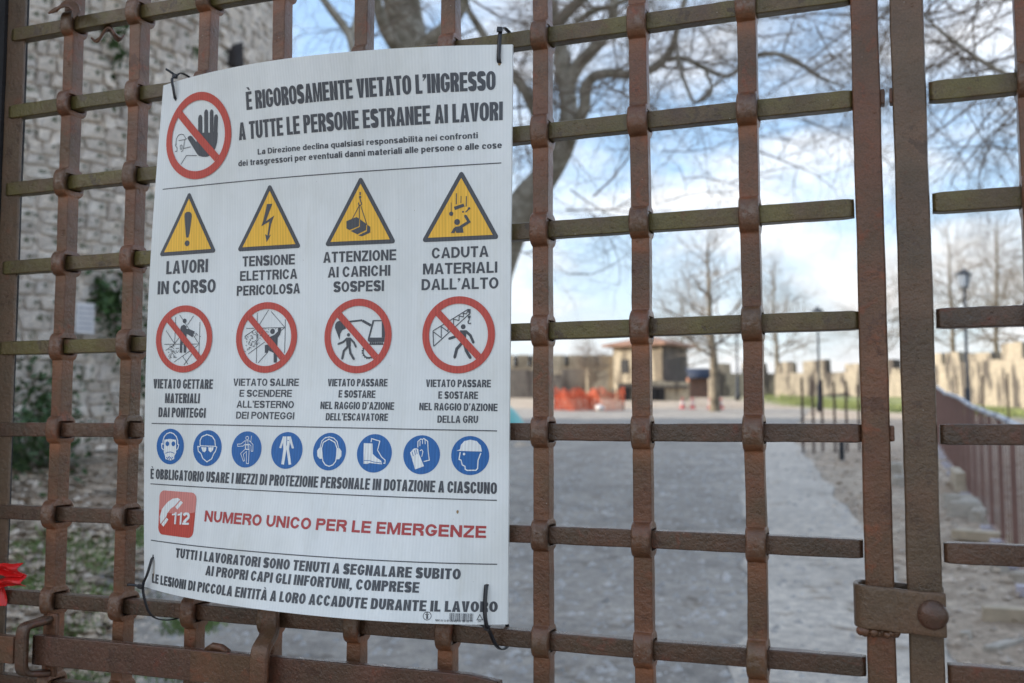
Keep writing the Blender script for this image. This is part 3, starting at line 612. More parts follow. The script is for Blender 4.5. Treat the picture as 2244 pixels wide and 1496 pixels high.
('s','w',0.58,[(170.7,201.6),(167.1,201.2),(161.9,197.2),(156.4,196.8),(156.9,194),(164.9,194.5),(168.1,196.9),(169.3,191),(162.6,185.1),(168,175.5),(169.9,176.2),(166.9,184.1),(171.2,188),(173,172.7),(176.3,172.8),(175.1,190.6),(173.8,197.6),(177.4,195.6),(178.5,188.5),(181.1,188.6),(180.4,197),(175,201.3),(170.7,201.6)]),
('s','w',0.58,[(168.8,200.7),(169.9,191)]),
('s','w',0.58,[(172.1,200.8),(173.5,191.1)]),
('s','w',0.58,[(176.9,208.1),(176.7,199.7)]),
('s','w',1.04,[(168.4,196.4),(174.2,196.6)]),
('s','w',0.81,[(169.3,190.7),(174.8,190.6)])],
'B4':[('p','w',0,[(224.1,208.7),(235.7,209.1),(241.8,194.6),(239,193.9),(235.2,201.6),(234.9,193.3),(240.3,174.4),(236.4,173.7),(231.3,192.9),(229.7,173.7),(225.6,174),(226.5,193),(225,200.9),(223.3,193.7),(220.3,194.4)]),
('s','b',0.58,[(229.6,209.1),(230.7,197.4)]),
('s','b',0.69,[(231.6,204),(233.5,203.9)])],
'B5':[('s','w',0.98,[(281.4,195.7),(283.1,203.1),(290.8,207.5),(299.4,203.6),(303,196.4),(303.3,187.5),(302.8,180.8),(299.5,176.2),(294.3,174.2),(288.8,175.8),(284.9,180.1),(283.2,186.8),(281.4,195.7)]),
('s','w',0.87,[(279.3,196.2),(280.7,204.7),(285.1,208.8),(291,210.1),(297.3,208.8),(302.2,204.8),(305.1,197.1)]),
('p','w',0,[(278,196.1),(281.6,196.8),(281.9,191.2),(283.8,187.9),(284.6,183.2),(280.1,182.7),(276.5,186),(275.4,192.7)]),
('p','w',0,[(303.1,197),(306.4,196.8),(309.5,193.3),(309.9,187.2),(307.5,183.4),(303,183),(302.9,188.6),(303.6,192)])],
'B6':[('p','w',0,[(338.9,204),(350.7,203.9),(352.1,191.4),(357.3,187.2),(364,183.6),(365.6,179.3),(348.8,180.3),(345.9,179.1),(341,179.1),(339.8,191)]),
('s','w',0.87,[(348.6,205.5),(348.9,209.8),(360.1,207.1),(358,196.1),(364.1,188),(369,184.6),(369.1,180.8),(366.9,180.8)]),
('s','b',0.54,[(341.2,183.1),(348.6,183.2),(354.2,181.8),(364.8,180.9)])],
'B7':[('p','w',0,[(400.6,194.7),(402.2,196.4),(403.3,198.1),(405.2,199.6),(407.5,200.1),(410.7,199.4),(412,193.5),(419.3,179.1),(408.4,174.9)]),
('s','b',0.54,[(403.1,195.6),(405.2,190.5)]),
('s','b',0.54,[(405.9,197.6),(407.7,192.2)]),
('s','b',0.54,[(408.2,198.8),(409.9,193.2)]),
('s','w',0.87,[(410.1,201),(409.7,208.1),(411.5,209.8),(413.2,211.2),(415.3,210.8),(416.9,211.9),(419.1,210.8),(422.1,208.8),(423.4,197.1),(425.4,186.5),(418.6,184.5)]),
('s','w',0.76,[(412.4,209),(412.6,202.7)]),
('s','w',0.76,[(415.4,210.5),(415.8,205.4)]),
('s','w',0.76,[(418.7,210.6),(419.2,205.3)]),
('s','w',0.76,[(412.9,197),(415.2,198.6),(416.8,196.4),(415.7,190.1)])],
'B8':[('p','w',0,[(458.5,198.6),(462.7,200.5),(463.6,205.7),(467.6,210.4),(474.8,212.2),(482.6,210.8),(487.7,205.6),(489.3,198.7)]),
('s','w',0.98,[(463.1,197.1),(462,188.7),(464.6,187.7),(466.1,182.3),(469.5,180.8),(470,177.3),(472.2,176.1),(482.8,176.5),(484.7,178.7),(485,188.3),(488,197)]),
('d','w',1.52,[(467.9,195.1)])],
'phone':[('p','w',0,[(34.6,87.3),(33.3,96.7),(37.1,107.1),(47,116.8),(56.1,121.9),(65.3,123.3),(69.8,121.4),(60.9,112.9),(53.3,108.3),(47.4,101.7),(46.1,97.7),(36.8,88.4)]),
('p','w',0,[(71,120.3),(74.8,117.7),(66,108.3),(61.8,111.3)]),
('p','w',0,[(46.6,96.4),(50.5,94.2),(41.7,84),(37.2,87)])],
'man':[('d','k',0.83,[(435.9,11.6)]),
('p','k',0,[(434,10.4),(437.9,10.5),(438.2,9.8),(437,9.5),(437.6,5.1),(435.4,5),(435.2,9.4),(433.9,9.6)])],
}
LAY={'big': (74.6, 608.2, 58.6, 59.0), 'C1': (60.9, 333.7, 44.1, 46.2), 'C2': (189.2, 335.1, 45.4, 46.6), 'C3': (321.6, 336.5, 46.8, 46.7), 'C4': (456.0, 337.5, 46.8, 46.6), 'B1': (46.1, 189.9, 23.8, 23.3), 'B2': (108.5, 190.1, 23.4, 23.1), 'B3': (170.7, 190.6, 23.1, 23.0), 'B4': (231.4, 191.5, 23.0, 22.9), 'B5': (292.6, 192.2, 22.8, 23.2), 'B6': (353.8, 192.2, 23.3, 23.1), 'B7': (415.1, 192.6, 23.1, 23.3), 'B8': (475.1, 193.6, 22.7, 23.2), 'man': (436.2, 8.4, 4.7, 5.0), 'T1': (60.9, 532.7, 14.8, 446.7, 106.8, 448.9), 'T2': (191.9, 534.4, 140.8, 448.9, 237.2, 450.3), 'T3': (324.4, 536.2, 272.3, 451.0, 371.2, 451.6), 'T4': (458.1, 537.1, 406.3, 451.7, 506.3, 452.6), 'box': (30.5, 72.9, 97.6, 76.6, 90.5, 132.2, 27.3, 129.1, 61.9, 102.2, 28.5, 106.0, 93.5, 106.7), 'bar': (460.4, 4.0, 485.6, 3.6, 459.8, 12.6, 485.2, 12.4), 'pp': (492.6, 12.1, 489.3, 5.0, 496.4, 5.0), 'rules': [(14.1, 540.0, 508.5, 544.8), (12.5, 219.7, 506.8, 223.4), (12.8, 138.8, 507.9, 142.4), (16.2, 64.0, 509.7, 68.7)], 'ties': [(30.4, 664.7), (505.8, 668.0), (21.8, 41.1), (499.0, 43.3)]}
SIGN_C=[0.2623,-0.9266,0.8409,-0.1458,0.6327,-0.5027,0.2007,-0.7038,0.4886,0.0137]
SIGN_CORNERS=dict(TL=(-0.94864,2.08480),BL=(-0.95805,1.39544),TR=(-0.42691,2.07309),BR=(-0.43318,1.38247))

SW, SH = 521.0, 690.0
YB = -0.011
def Bow(s, t):
    q = s * (1 - s); v = 0; k = 0
    for i in range(3):
        for j in range(3): v += SIGN_C[k] * s ** i * t ** j; k += 1
    return q * v + SIGN_C[9] * math.sin(math.pi * min(max(t, 0), 1)) * (1 - min(max(s, 0), 1)) ** 2
def SP(a, b, off=0.0):
    s, t = a / SW, b / SH; c = SIGN_CORNERS
    x = (1 - t) * ((1 - s) * c['BL'][0] + s * c['BR'][0]) + t * ((1 - s) * c['TL'][0] + s * c['TR'][0])
    z = (1 - t) * ((1 - s) * c['BL'][1] + s * c['BR'][1]) + t * ((1 - s) * c['TL'][1] + s * c['TR'][1])
    return (x, YB - Bow(s, t) - off * 0.001, z)
sign = thing('safety_sign', 'bowed white building site safety board with Italian warnings tied to the gate', 'sign', (-0.69, -0.02, 1.40))
# panel, closed solid 3.5 mm
mb = MB(); NA, NB = 60, 50; vs = []
for lay in (0, -3.5):
    for j in range(NB + 1):
        for i in range(NA + 1):
            a = SW * i / NA; b = SH * j / NB
            if lay == 0 or True: vs.append(SP(a, b, lay))
fs = []; L = (NA + 1) * (NB + 1)
for j in range(NB):
    for i in range(NA):
        q = j * (NA + 1) + i
        fs.append((q, q + 1, q + NA + 2, q + NA + 1)); fs.append((L + q, L + q + NA + 1, L + q + NA + 2, L + q + 1))
for i in range(NA):
    fs.append((i, L + i, L + i + 1, i + 1)); q = NB * (NA + 1) + i; fs.append((q, q + 1, L + q + 1, L + q))
for j in range(NB):
    q = j * (NA + 1); fs.append((q, q + NA + 1, L + q + NA + 1, L + q)); q += NA; fs.append((q, L + q, L + q + NA + 1, q + NA + 1))
mb.add(vs, fs); mb.build('panel', M['board'], sign)
def printed(name, polys, off, mat, label=None, maxlen=7.0, parent=None):
    """flat polygons in board millimetres -> thin print lying on the bowed board"""
    bm = bmesh.new()
    for p in polys:
        if len(p) < 3: continue
        try:
            f = bm.faces.new([bm.verts.new((x, y, 0)) for x, y in p])
        except ValueError: pass
    bmesh.ops.triangulate(bm, faces=[f for f in bm.faces if len(f.verts) > 4])
    for _ in range(5):
        es = [e for e in bm.edges if e.calc_length() > maxlen]
        if not es: break
        bmesh.ops.subdivide_edges(bm, edges=es, cuts=1)
        big = [f for f in bm.faces if len(f.verts) > 4]
        if big: bmesh.ops.triangulate(bm, faces=big)
    bm.normal_update()
    for f in bm.faces:
        if f.normal.z < 0: f.normal_flip()
    for v in bm.verts: v.co = SP(v.co.x, v.co.y, off)
    me = bpy.data.meshes.new(name); bm.to_mesh(me); bm.free()
    o = addmesh(name, me, mat, sign)
    if parent is not None:
        o.parent = parent; o.location = (0, 0, 0)
    if label: o['label'] = label
    return o
def stroke(pts, w, wy=None):
    """quads of a polyline of width w (mm); wy = thickness of level runs"""
    P = [Vector((x, y)) for x, y in pts]; n = len(P); L_, R_ = [], []
    for i in range(n):
        d1 = (P[i] - P[i - 1]).normalized() if i else None; d2 = (P[i + 1] - P[i]).normalized() if i < n - 1 else None
        if d1 is None: d1 = d2
        if d2 is None: d2 = d1
        t = d1 + d2
        if t.length < 1e-4: t = d2
        t.normalize(); nr = Vector((-t.y, t.x)); k = 1 / max(0.5, nr.dot(Vector((-d2.y, d2.x))))
        ww = w if wy is None else (w * abs(nr.x) + wy * abs(nr.y))
        L_.append(P[i] + nr * ww * k / 2); R_.append(P[i] - nr * ww * k / 2)
    return [[tuple(R_[i]), tuple(R_[i + 1]), tuple(L_[i + 1]), tuple(L_[i])] for i in range(n - 1)]
def band(o, i): return [[o[k], o[k + 1], i[k + 1], i[k]] for k in range(len(o) - 1)]
def arc(cx, cy, rx, ry, a0, a1, n=7): return [(cx + rx * math.cos(R(a0 + (a1 - a0) * k / n)), cy + ry * math.sin(R(a0 + (a1 - a0) * k / n))) for k in range(n + 1)]
def rect(x0, y0, x1, y1): return [(x0, y0), (x1, y0), (x1, y1), (x0, y1)]
def ringpath(x0, x1, y0, y1, rx, ry, parts):
    C = {'TR': (x1 - rx, y1 - ry, 0), 'TL': (x0 + rx, y1 - ry, 90), 'BL': (x0 + rx, y0 + ry, 180), 'BR': (x1 - rx, y0 + ry, 270)}
    out = []
    for p in parts:
        cx, cy, a = C[p[:2]]; out += arc(cx, cy, rx, ry, a + (24 if p == 'TR<' else 0), a + 90 - (24 if p == 'BR<' else 0))
    return out
def glyph(ch, W_, w, h):
    G = []; ry = max(.28, min(.5, W_ * .66))
    def loop(x0, x1, y0, y1, parts, ryy, pre=None, post=None, close=False):
        rx = (x1 - x0) / 2; o = ringpath(x0, x1, y0, y1, rx, ryy, parts); i = ringpath(x0 + w, x1 - w, y0 + h, y1 - h, max(rx - w, .004), max(ryy - h, .01), parts)
        if pre is not None and pre < y1 - ryy: o = [(x1, pre)] + o; i = [(x1 - w, pre)] + i
        if post is not None and (post > y0 + ryy or post >= .5): o = o + [(x1, post)]; i = i + [(x1 - w, post)]
        if close: o = o + o[:1]; i = i + i[:1]
        return band(o, i)
    def bowl(x0, x1, y0, y1, yi0=None, yi1=None):   # D shape open to the left at x0
        r = min((y1 - y0) / 2, x1 - x0 - .02) * .98; rx = min(r, (x1 - x0) * .75)
        o = [(x0, y1)] + arc(x1 - rx, y1 - r, rx, r, 90, 0) + arc(x1 - rx, y0 + r, rx, r, 0, -90) + [(x0, y0)]
        a0 = y0 + (h if yi0 is None else yi0); a1 = y1 - (h if yi1 is None else yi1); r2 = max((a1 - a0) / 2 * .98, .01); r2 = min(r2, max(r - h * .6, .01)); rx2 = max(rx - w * .75, .012)
        i = [(x0, a1)] + arc(x1 - w - rx2, a1 - r2, rx2, r2, 90, 0) + arc(x1 - w - rx2, a0 + r2, rx2, r2, 0, -90) + [(x0, a0)]
        return band(o, i)
    def scurve(W1, H1):
        rx, r = W1 / 2 - w / 2, H1 / 4
        p = arc(W1 / 2, H1 - r - h / 4, rx, r - h / 4, 12, 225, 12) + arc(W1 / 2, r + h / 4, rx, r - h / 4, 45, -168, 12)
        return stroke(p, w, h)
    xh = .74
    if ch in 'OQ0': G = loop(0, W_, 0, 1, ['TR', 'TL', 'BL', 'BR'], ry, close=True)
    elif ch == 'C': G = loop(0, W_, 0, 1, ['TR<', 'TL', 'BL', 'BR<'] if ry > .36 else ['TR', 'TL', 'BL', 'BR'], ry, .645, .355)
    elif ch == 'G': G = loop(0, W_, 0, 1, ['TR<' if ry > .34 else 'TR', 'TL', 'BL', 'BR'], ry, .665, .53) + [rect(W_ * .5, .53 - h, W_ - w, .53)]
    elif ch == 'S': G = scurve(W_, 1)
    elif ch == 'D': G = [rect(0, 0, w, 1)] + bowl(w, W_, 0, 1)
    elif ch == 'P': G = [rect(0, 0, w, 1)] + bowl(w, W_, .42, 1)
    elif ch == 'R': G = [rect(0, 0, w, 1)] + bowl(w, W_, .44, 1) + [[(W_ * .42, .44), (W_ - w * 1.12, .22), (W_ - w * 1.12, 0), (W_ - .005, 0), (W_ - w * .1, .34), (W_ * .78, .46)]]
    elif ch == 'B': G = [rect(0, 0, w, 1)] + bowl(w, W_ * .96, .515, 1, h / 2) + bowl(w, W_, 0, .515, None, h / 2)
    elif ch in 'AÀ':
        aw = w * 1.05; w2 = w * 1.08; ya = .86; xc = W_ / 2
        G = [[(0, 0), (w2, 0), (xc, ya), (xc, 1), (xc - aw / 2, 1)], [(W_, 0), (xc + aw / 2, 1), (xc, 1), (xc, ya), (W_ - w2, 0)]]
        f = lambda y: w2 + (xc - w2) * y / ya
        G += [[(f(.20), .20), (W_ - f(.20), .20), (W_ - f(.20 + h), .20 + h), (f(.20 + h), .20 + h)]]
        if ch == 'À': G += [[(xc - .16, 1.24), (xc, 1.24), (xc + .1, 1.07), (xc, 1.07)]]
    elif ch in 'Vv':
        Hh = 1 if ch == 'V' else xh; aw = w * 1.05; w2 = w * 1.08; xc = W_ / 2
        G = [[(0, Hh), (xc - aw / 2, 0), (xc, 0), (xc, Hh * .15), (w2, Hh)], [(W_, Hh), (W_ - w2, Hh), (xc, Hh * .15), (xc, 0), (xc + aw / 2, 0)]]
    elif ch == 'M':
        w *= .80 if W_ < .62 else .95; xc = W_ / 2; G = [rect(0, 0, w, 1), rect(W_ - w, 0, W_, 1), [(w, 1), (w, .60), (xc - w * .35, 0), (xc, 0), (xc, .33), (w * 1.3, 1)], [(W_ - w, 1), (W_ - w * 1.3, 1), (xc, .33), (xc, 0), (xc + w * .35, 0), (W_ - w, .60)]]
    elif ch == 'N': G = [rect(0, 0, w, 1), rect(W_ - w, 0, W_, 1), [(w, 1), (w, .62), (W_ - w, 0), (W_ - w, .38)]]
    elif ch in 'EÈ':
        G = [rect(0, 0, w, 1), rect(w, 0, W_, h), rect(w, 1 - h, W_, 1), rect(w, .51 - h / 2, W_ * .94, .51 + h / 2)]
        if ch == 'È': G += [[(W_ * .5 - .14, 1.24), (W_ * .5 + .02, 1.24), (W_ * .5 + .12, 1.07), (W_ * .5 + .02, 1.07)]]
    elif ch == 'F': G = [rect(0, 0, w, 1), rect(w, 1 - h, W_, 1), rect(w, .49 - h / 2, W_ * .9, .49 + h / 2)]
    elif ch == 'L': G = [rect(0, 0, w, 1), rect(w, 0, W_, h)]
    elif ch == 'T': G = [rect(0, 1 - h, W_, 1), rect(W_ / 2 - w / 2, 0, W_ / 2 + w / 2, 1 - h)]
    elif ch == 'H': G = [rect(0, 0, w, 1), rect(W_ - w, 0, W_, 1), rect(w, .5 - h / 2, W_ - w, .5 + h / 2)]
    elif ch == 'I': G = [rect(0, 0, w, 1)]
    elif ch == 'U':
        o = [(0, 1)] + ringpath(0, W_, 0, 1, W_ / 2, ry, ['BL', 'BR']) + [(W_, 1)]; i = [(w, 1)] + ringpath(w, W_ - w, h, 1, W_ / 2 - w, ry - h, ['BL', 'BR']) + [(W_ - w, 1)]; G = band(o, i)
    elif ch in 'Zz':
        Hh = 1 if ch == 'Z' else xh; hh = h * (1 if ch == 'Z' else .85); G = [rect(0, 0, W_, hh), rect(0, Hh - hh, W_, Hh), [(0, hh), (w * 1.15, hh), (W_, Hh - hh), (W_ - w * 1.15, Hh - hh)]]
    elif ch == "'": G = [[(0, 1), (w, 1), (w, .84), (w * .25, .66), (0, .66), (w * .45, .82), (0, .82)]]
    elif ch == ',': G = [[(0, .16), (w, .16), (w, .0), (w * .25, -.18), (0, -.18), (w * .45, 0), (0, 0)]]
    elif ch in 'oced':
        x1 = W_
        if ch == 'o': G = band(*[(lambda p: p + p[:1])(ringpath(d, W_ - d, e, xh - e, W_ / 2 - d, .3 - e, ['TR', 'TL', 'BL', 'BR'])) for d, e in ((0, 0), (w, h * .85))])
        elif ch == 'c' or ch == 'e':
            o = ringpath(0, W_, 0, xh, W_ / 2, .3, ['TR', 'TL', 'BL', 'BR'])[:-2]; i = ringpath(w, W_ - w, h * .85, xh - h * .85, W_ / 2 - w, .3 - h * .85, ['TR', 'TL', 'BL', 'BR'])[:-2]
            if ch == 'e': o = [(W_, .32)] + o; i = [(W_ - w, .32)] + i; G = [rect(w, .32, W_ - w, .32 + h * .75)]
            G = G + band(o, i)
        else: G = [rect(W_ - w, 0, W_, 1.0)] + [[(W_ - x, y) for x, y in q] for q in bowl(w, W_, 0, xh)]
    elif ch == 'b': G = [rect(0, 0, w, 1.0)] + bowl(w, W_, 0, xh)
    elif ch == 'p': G = [rect(0, -.26, w, xh)] + bowl(w, W_, 0, xh)
    elif ch in 'qg':
        G = [rect(W_ - w, -.26 if ch == 'q' else -.1, W_, xh)] + [[(W_ - x, y) for x, y in q] for q in bowl(w, W_, 0, xh)]
        if ch == 'g': G += stroke([(W_ - w / 2, -.1), (W_ - w * .8, -.18), (W_ / 2, -.21), (w * .6, -.17)], w * .9, h * .8)
    elif ch in 'aà':
        G = [rect(W_ - w, 0, W_, xh * .7)] + stroke([(W_ - w / 2, xh * .7), (W_ - w * .75, xh - h * .55), (W_ / 2, xh - h * .4), (w * .5, xh * .70)], w * .9, h * .8) + [[(W_ - x, y) for x, y in q] for q in bowl(w, W_, 0, xh * .6)]
        if ch == 'à': G += [[(W_ * .3 - .04, 1.0), (W_ * .3 + .12, 1.0), (W_ * .3 + .2, .84), (W_ * .3 + .1, .84)]]
    elif ch in 'nmur':
        def arch(x0, x1):
            o = [(x0, xh)] + arc(x1 - (x1 - x0) * .5, xh - .28, (x1 - x0) * .5, .28, 90, 0) + [(x1, 0)]; i = [(x0, xh - h)] + arc(x1 - w - max((x1 - x0) * .5 - w, .01), xh - .28, max((x1 - x0) * .5 - w, .01), .28 - h, 90, 0) + [(x1 - w, 0)]
            return band(o, i)
        if ch == 'n': G = [rect(0, 0, w, xh)] + arch(w, W_)
        elif ch == 'm': G = [rect(0, 0, w, xh)] + arch(w, W_ / 2 + w / 2) + arch(W_ / 2 + w / 2, W_)
        elif ch == 'r': G = [rect(0, 0, w, xh), [(w, xh - .22), (w, xh - .02), (W_, xh), (W_, xh - .17)]]
        else: G = [rect(W_ - w, 0, W_, xh)] + [[(W_ - x, xh - y) for x, y in q] for q in arch(w, W_)]
    elif ch == 's': G = scurve(W_, xh) if False else stroke(arc(W_ / 2, xh * .74, W_ / 2 - w * .5, xh * .2, 12, 225, 8) + arc(W_ / 2, xh * .27, W_ / 2 - w * .5, xh * .2, 45, -168, 8), w * .9, h * .8)
    elif ch == 't': G = [rect(W_ * .25, 0, W_ * .25 + w, .95), rect(0, xh - h * .8, W_ * .25, xh), rect(W_ * .25 + w, xh - h * .8, W_, xh), rect(W_ * .25 + w, 0, W_, h * .8)]
    elif ch == 'f': G = [rect(W_ * .25, 0, W_ * .25 + w, 1.0), rect(0, xh - h * .8, W_ * .25, xh), rect(W_ * .25 + w, xh - h * .8, W_, xh), rect(W_ * .25 + w, 1 - h * .8, W_, 1.0)]
    elif ch == 'i': G = [rect(0, 0, w, xh), rect(0, .84, w, 1.0)]
    elif ch == 'l': G = [rect(0, 0, w, 1.0)]
    elif ch == '1': G = [rect(W_ - w, 0, W_, 1), [(0, .72), (W_ - w, .76), (W_ - w, 1), (W_ - w * 1.1, .9), (0, .84)]]
    elif ch == '2': G = stroke(arc(W_ / 2, .70, W_ / 2 - w / 2, .30 - h / 2, 170, -25, 9) + [(w * .7, h)], w, h) + [rect(0, 0, W_, h)]
    elif ch == '4': G = [rect(W_ - w * 1.4, 0, W_ - w * .4, 1), rect(0, .22, W_ - w * 1.4, .22 + h), [(0, .22 + h), (w, .22 + h), (W_ - w * 1.4, .85), (W_ - w * 1.4, 1)]]
    elif ch == '7': G = [rect(0, 1 - h, W_, 1), [(W_ - w, 1 - h), (W_, 1 - h), (W_ * .45 + w, 0), (W_ * .45, 0)]]
    elif ch in '689': 
        G = stroke(arc(W_ / 2, .27, W_ / 2 - w / 2, .27 - h / 2, 0, 360, 12), w, h) + stroke(arc(W_ / 2, .77, W_ / 2 - w * .6, .23 - h / 2, 0 if ch != '6' else 20, 360 if ch == '8' else (250 if ch == '6' else 360), 12), w, h)
    return G
WID = dict(A=.74, B=.68, C=.70, D=.70, E=.62, F=.57, G=.73, H=.70, L=.56, M=.84, N=.70, O=.73, P=.65, R=.69, S=.66, T=.62, U=.69, V=.70, Z=.62,
           a=.56, b=.58, c=.54, d=.58, e=.57, f=.36, g=.58, m=.88, n=.56, o=.58, p=.58, q=.58, r=.38, s=.53, t=.36, u=.56, v=.54, z=.5)
WID['È'] = .62; WID['À'] = .74; WID['à'] = .56
for d in '0236894': WID[d] = .56
WID['1'] = .38; WID['7'] = .5; WID['5'] = .56
STY = {'H': (.195, .162, 'k'), 'l': (.26, .185, 'k'), 'b': (.228, .180, 'k'), 'n': (.215, .172, 'k'), 'r': (.25, .205, 'rt'), 'B': (.285, .195, 'k'), 'w': (.13, .12, 'k'), 'W': (.20, .17, 'w')}
def set_text(txt, a0, b0, a1, b1, cap, sty):
    w, h, mat = STY[sty]; total = (a1 - a0) / cap; gap = .055 if sty == 'H' else .085
    def natural(k):
        x = 0
        for i, ch in enumerate(txt):
            if ch == ' ': x += (.33 * k); continue
            x += (min(w, .37 * k) if ch in "Iil',." else WID.get(ch, .56) * k)
            if i < len(txt) - 1 and txt[i + 1] != ' ': x += gap * k
            elif i < len(txt) - 1: x += gap * k * .5
        return x
    lo, hi = .2, 3
    for _ in range(40):
        k = (lo + hi) / 2
        if natural(k) > total: hi = k
        else: lo = k
    polys = []; x = 0; ws = min(w, .37 * k)
    for i, ch in enumerate(txt):
        if ch == ' ': x += (.33 * k); continue
        Wg = ws if ch in "Iil',." else WID.get(ch, .56) * k
        for p in glyph(ch, Wg, ws, h):
            polys.append([(a0 + (x + q[0]) * cap, b0 + (b1 - b0) * (x + q[0]) / total + q[1] * cap) for q in p])
        x += Wg
        if i < len(txt) - 1 and txt[i + 1] != ' ': x += gap * k
        elif i < len(txt) - 1: x += gap * k * .5
    return polys, mat
for txt, a0, b0, a1, b1, cap, sty in TEXTS:
    polys, mat = set_text(txt, a0, b0, a1, b1, cap, sty)
    # 0.02 mm steps keep crossing strokes apart
    off = .75 if sty == 'W' else .35
    printed('lettering', polys, off, M[mat], label='%s lettering reading %s' % ({'k': 'black', 'rt': 'dark red', 'w': 'white'}[mat], txt), maxlen=6)
for a0, b0, a1, b1 in LAY['rules']:
    n = 70; pts = [(a0 + (a1 - a0) * i / n, b0 + (b1 - b0) * i / n) for i in range(n + 1)]
    printed('rule_line', stroke(pts, 1.25), .35, M['k'], maxlen=20)
def circle(cx, cy, r, n=56): return [(cx + r * math.cos(2 * math.pi * i / n), cy + r * math.sin(2 * math.pi * i / n)) for i in range(n)]
def disc(cx, cy, r, n=48):
    out = []; rr = [r * k / 6 for k in range(7)]
    c0 = circle(cx, cy, rr[1], n)
    for i in range(n): out.append([(cx, cy), c0[i], c0[(i + 1) % n]])
    for k in range(1, 6):
        A_, B_ = circle(cx, cy, rr[k], n), circle(cx, cy, rr[k + 1], n)
        for i in range(n): out.append([A_[i], B_[i], B_[(i + 1) % n], A_[(i + 1) % n]])
    return out
def ring(cx, cy, r0, r1, n=56):
    A_, B_ = circle(cx, cy, r0, n), circle(cx, cy, r1, n)
    return [[A_[i], B_[i], B_[(i + 1) % n], A_[(i + 1) % n]] for i in range(n)]
def icon(key, off, parent, name='figure'):
    by = {}
    for kind, col, w, pts in ICONS[key]:
        L_ = by.setdefault(col, [])
        if kind == 'p': L_.append([pts])
        elif kind == 's': L_.append(stroke(pts, w * (1.35 if key[0] == 'B' else 1.15)))
        elif kind == 'd':
            for x, y in pts: L_.append([circle(x, y, w, 16)])
        elif kind == 'q':
            for x, y in pts: L_.append([rect(x - w / 2, y - w / 2, x + w / 2, y + w / 2)])
    for q, (col, groups) in enumerate(sorted(by.items(), key=lambda kv: kv[0] != 'w')):
        # shapes that cross are merged at slightly different heights, one mesh per colour
        bm = bmesh.new()
        for gi, g in enumerate(groups):
            for p in g:
                bm.faces.new([bm.verts.new((x, y, gi * .012)) for x, y in p])
        bmesh.ops.triangulate(bm, faces=[f for f in bm.faces if len(f.verts) > 4])
        for _ in range(3):
            es = [e for e in bm.edges if e.calc_length() > 7]
            if not es: break
            bmesh.ops.subdivide_edges(bm, edges=es, cuts=1)
            bg_ = [f for f in bm.faces if len(f.verts) > 4]
            if bg_: bmesh.ops.triangulate(bm, faces=bg_)
        for v in bm.verts: v.co = SP(v.co.x, v.co.y, off + q * .25 + v.co.z)
        me = bpy.data.meshes.new(name); bm.to_mesh(me); bm.free()
        o = addmesh(name, me, M[col], sign); o.parent = parent; o.location = (0, 0, 0)
def prohib(key, ic, lab, rw=.19):
    cx, cy, rx, ry = LAY[key]; r = (rx + ry) / 2; ri = r * (1 - rw); w = r * .185
    p = ring(cx, cy, ri, r)
    d = Vector((1, -1)).normalized(); n_ = Vector((-d.y, d.x)); e = math.sqrt(ri * ri - w * w / 4)
    slash = [(cx - d.x * e + d.x * 2 * e * i / 12, cy - d.y * e + d.y * 2 * e * i / 12) for i in range(13)]
    o = printed('prohibition_symbol', p + stroke(slash, w), .9, M['r'], label=lab, maxlen=6.5)
    icon(ic, .38, o)
prohib('big', 'hand', 'large red prohibition ring over a raised black hand', .185)
prohib('C1', 'throw', 'red prohibition ring over a figure emptying a bucket from scaffolding')
prohib('C2', 'climb', 'red prohibition ring over a figure climbing scaffolding')
prohib('C3', 'digger', 'red prohibition ring over a walker beside an excavator')
prohib('C4', 'crane', 'red prohibition ring over a walker beneath a crane hook')
def rtri(P3, ins, rad):
    P3 = [Vector(p) for p in P3]; c = sum(P3, Vector((0, 0))) / 3; out = []
    Q = []
    for i in range(3):
        a, b, d = P3[i - 1], P3[i], P3[(i + 1) % 3]
        u1 = (a - b).normalized(); u2 = (d - b).normalized(); bis = (u1 + u2).normalized(); sn = math.sin(math.acos(max(-1, min(1, u1.dot(u2)))) / 2)
        Q.append((b + bis * (ins / sn), u1, u2, bis, sn))
    for b, u1, u2, bis, sn in Q:
        if rad <= 0: out.append(tuple(b)); continue
        ct = b + bis * (rad / sn); a0 = math.atan2(-(u2.x * 0 + (ct - b).y), 0)
        tl = rad * math.sqrt(max(1 - sn * sn, 0)) / sn
        p1 = b + u1 * tl; p2 = b + u2 * tl
        s1 = math.atan2(p1.y - ct.y, p1.x - ct.x); s2 = math.atan2(p2.y - ct.y, p2.x - ct.x)
        dlt = (s2 - s1 + math.pi) % (2 * math.pi) - math.pi
        for k in range(6): out.append((ct.x + rad * math.cos(s1 + dlt * k / 5), ct.y + rad * math.sin(s1 + dlt * k / 5)))
    return out
for key, lab in (('T1', 'yellow warning triangle with an exclamation mark'), ('T2', 'yellow warning triangle with a lightning bolt'), ('T3', 'yellow warning triangle with a hanging load'), ('T4', 'yellow warning triangle with falling objects')):
    v = LAY[key]; P3 = [(v[0], v[1] + 2), (v[2] - 1, v[3]), (v[4] + 1, v[5])]
    ob = printed('warning_triangle', [rtri(P3, 0, 3.0)], .35, M['k'], label=lab, maxlen=7)
    f = printed('field', [rtri(P3, 5.2, 0)], .6, M['y'], maxlen=7, parent=ob)
    icon(key, .85, ob)
for key, lab in (('B1', 'gas mask'), ('B2', 'goggles'), ('B3', 'safety harness'), ('B4', 'overalls'), ('B5', 'ear defenders'), ('B6', 'boots'), ('B7', 'gloves'), ('B8', 'helmet')):
    cx, cy, rx, ry = LAY[key]; ob = printed('mandatory_symbol', disc(cx, cy, (rx + ry) / 2), .35, M['b'], label='blue disc with white %s' % lab)
    icon(key, .6, ob)
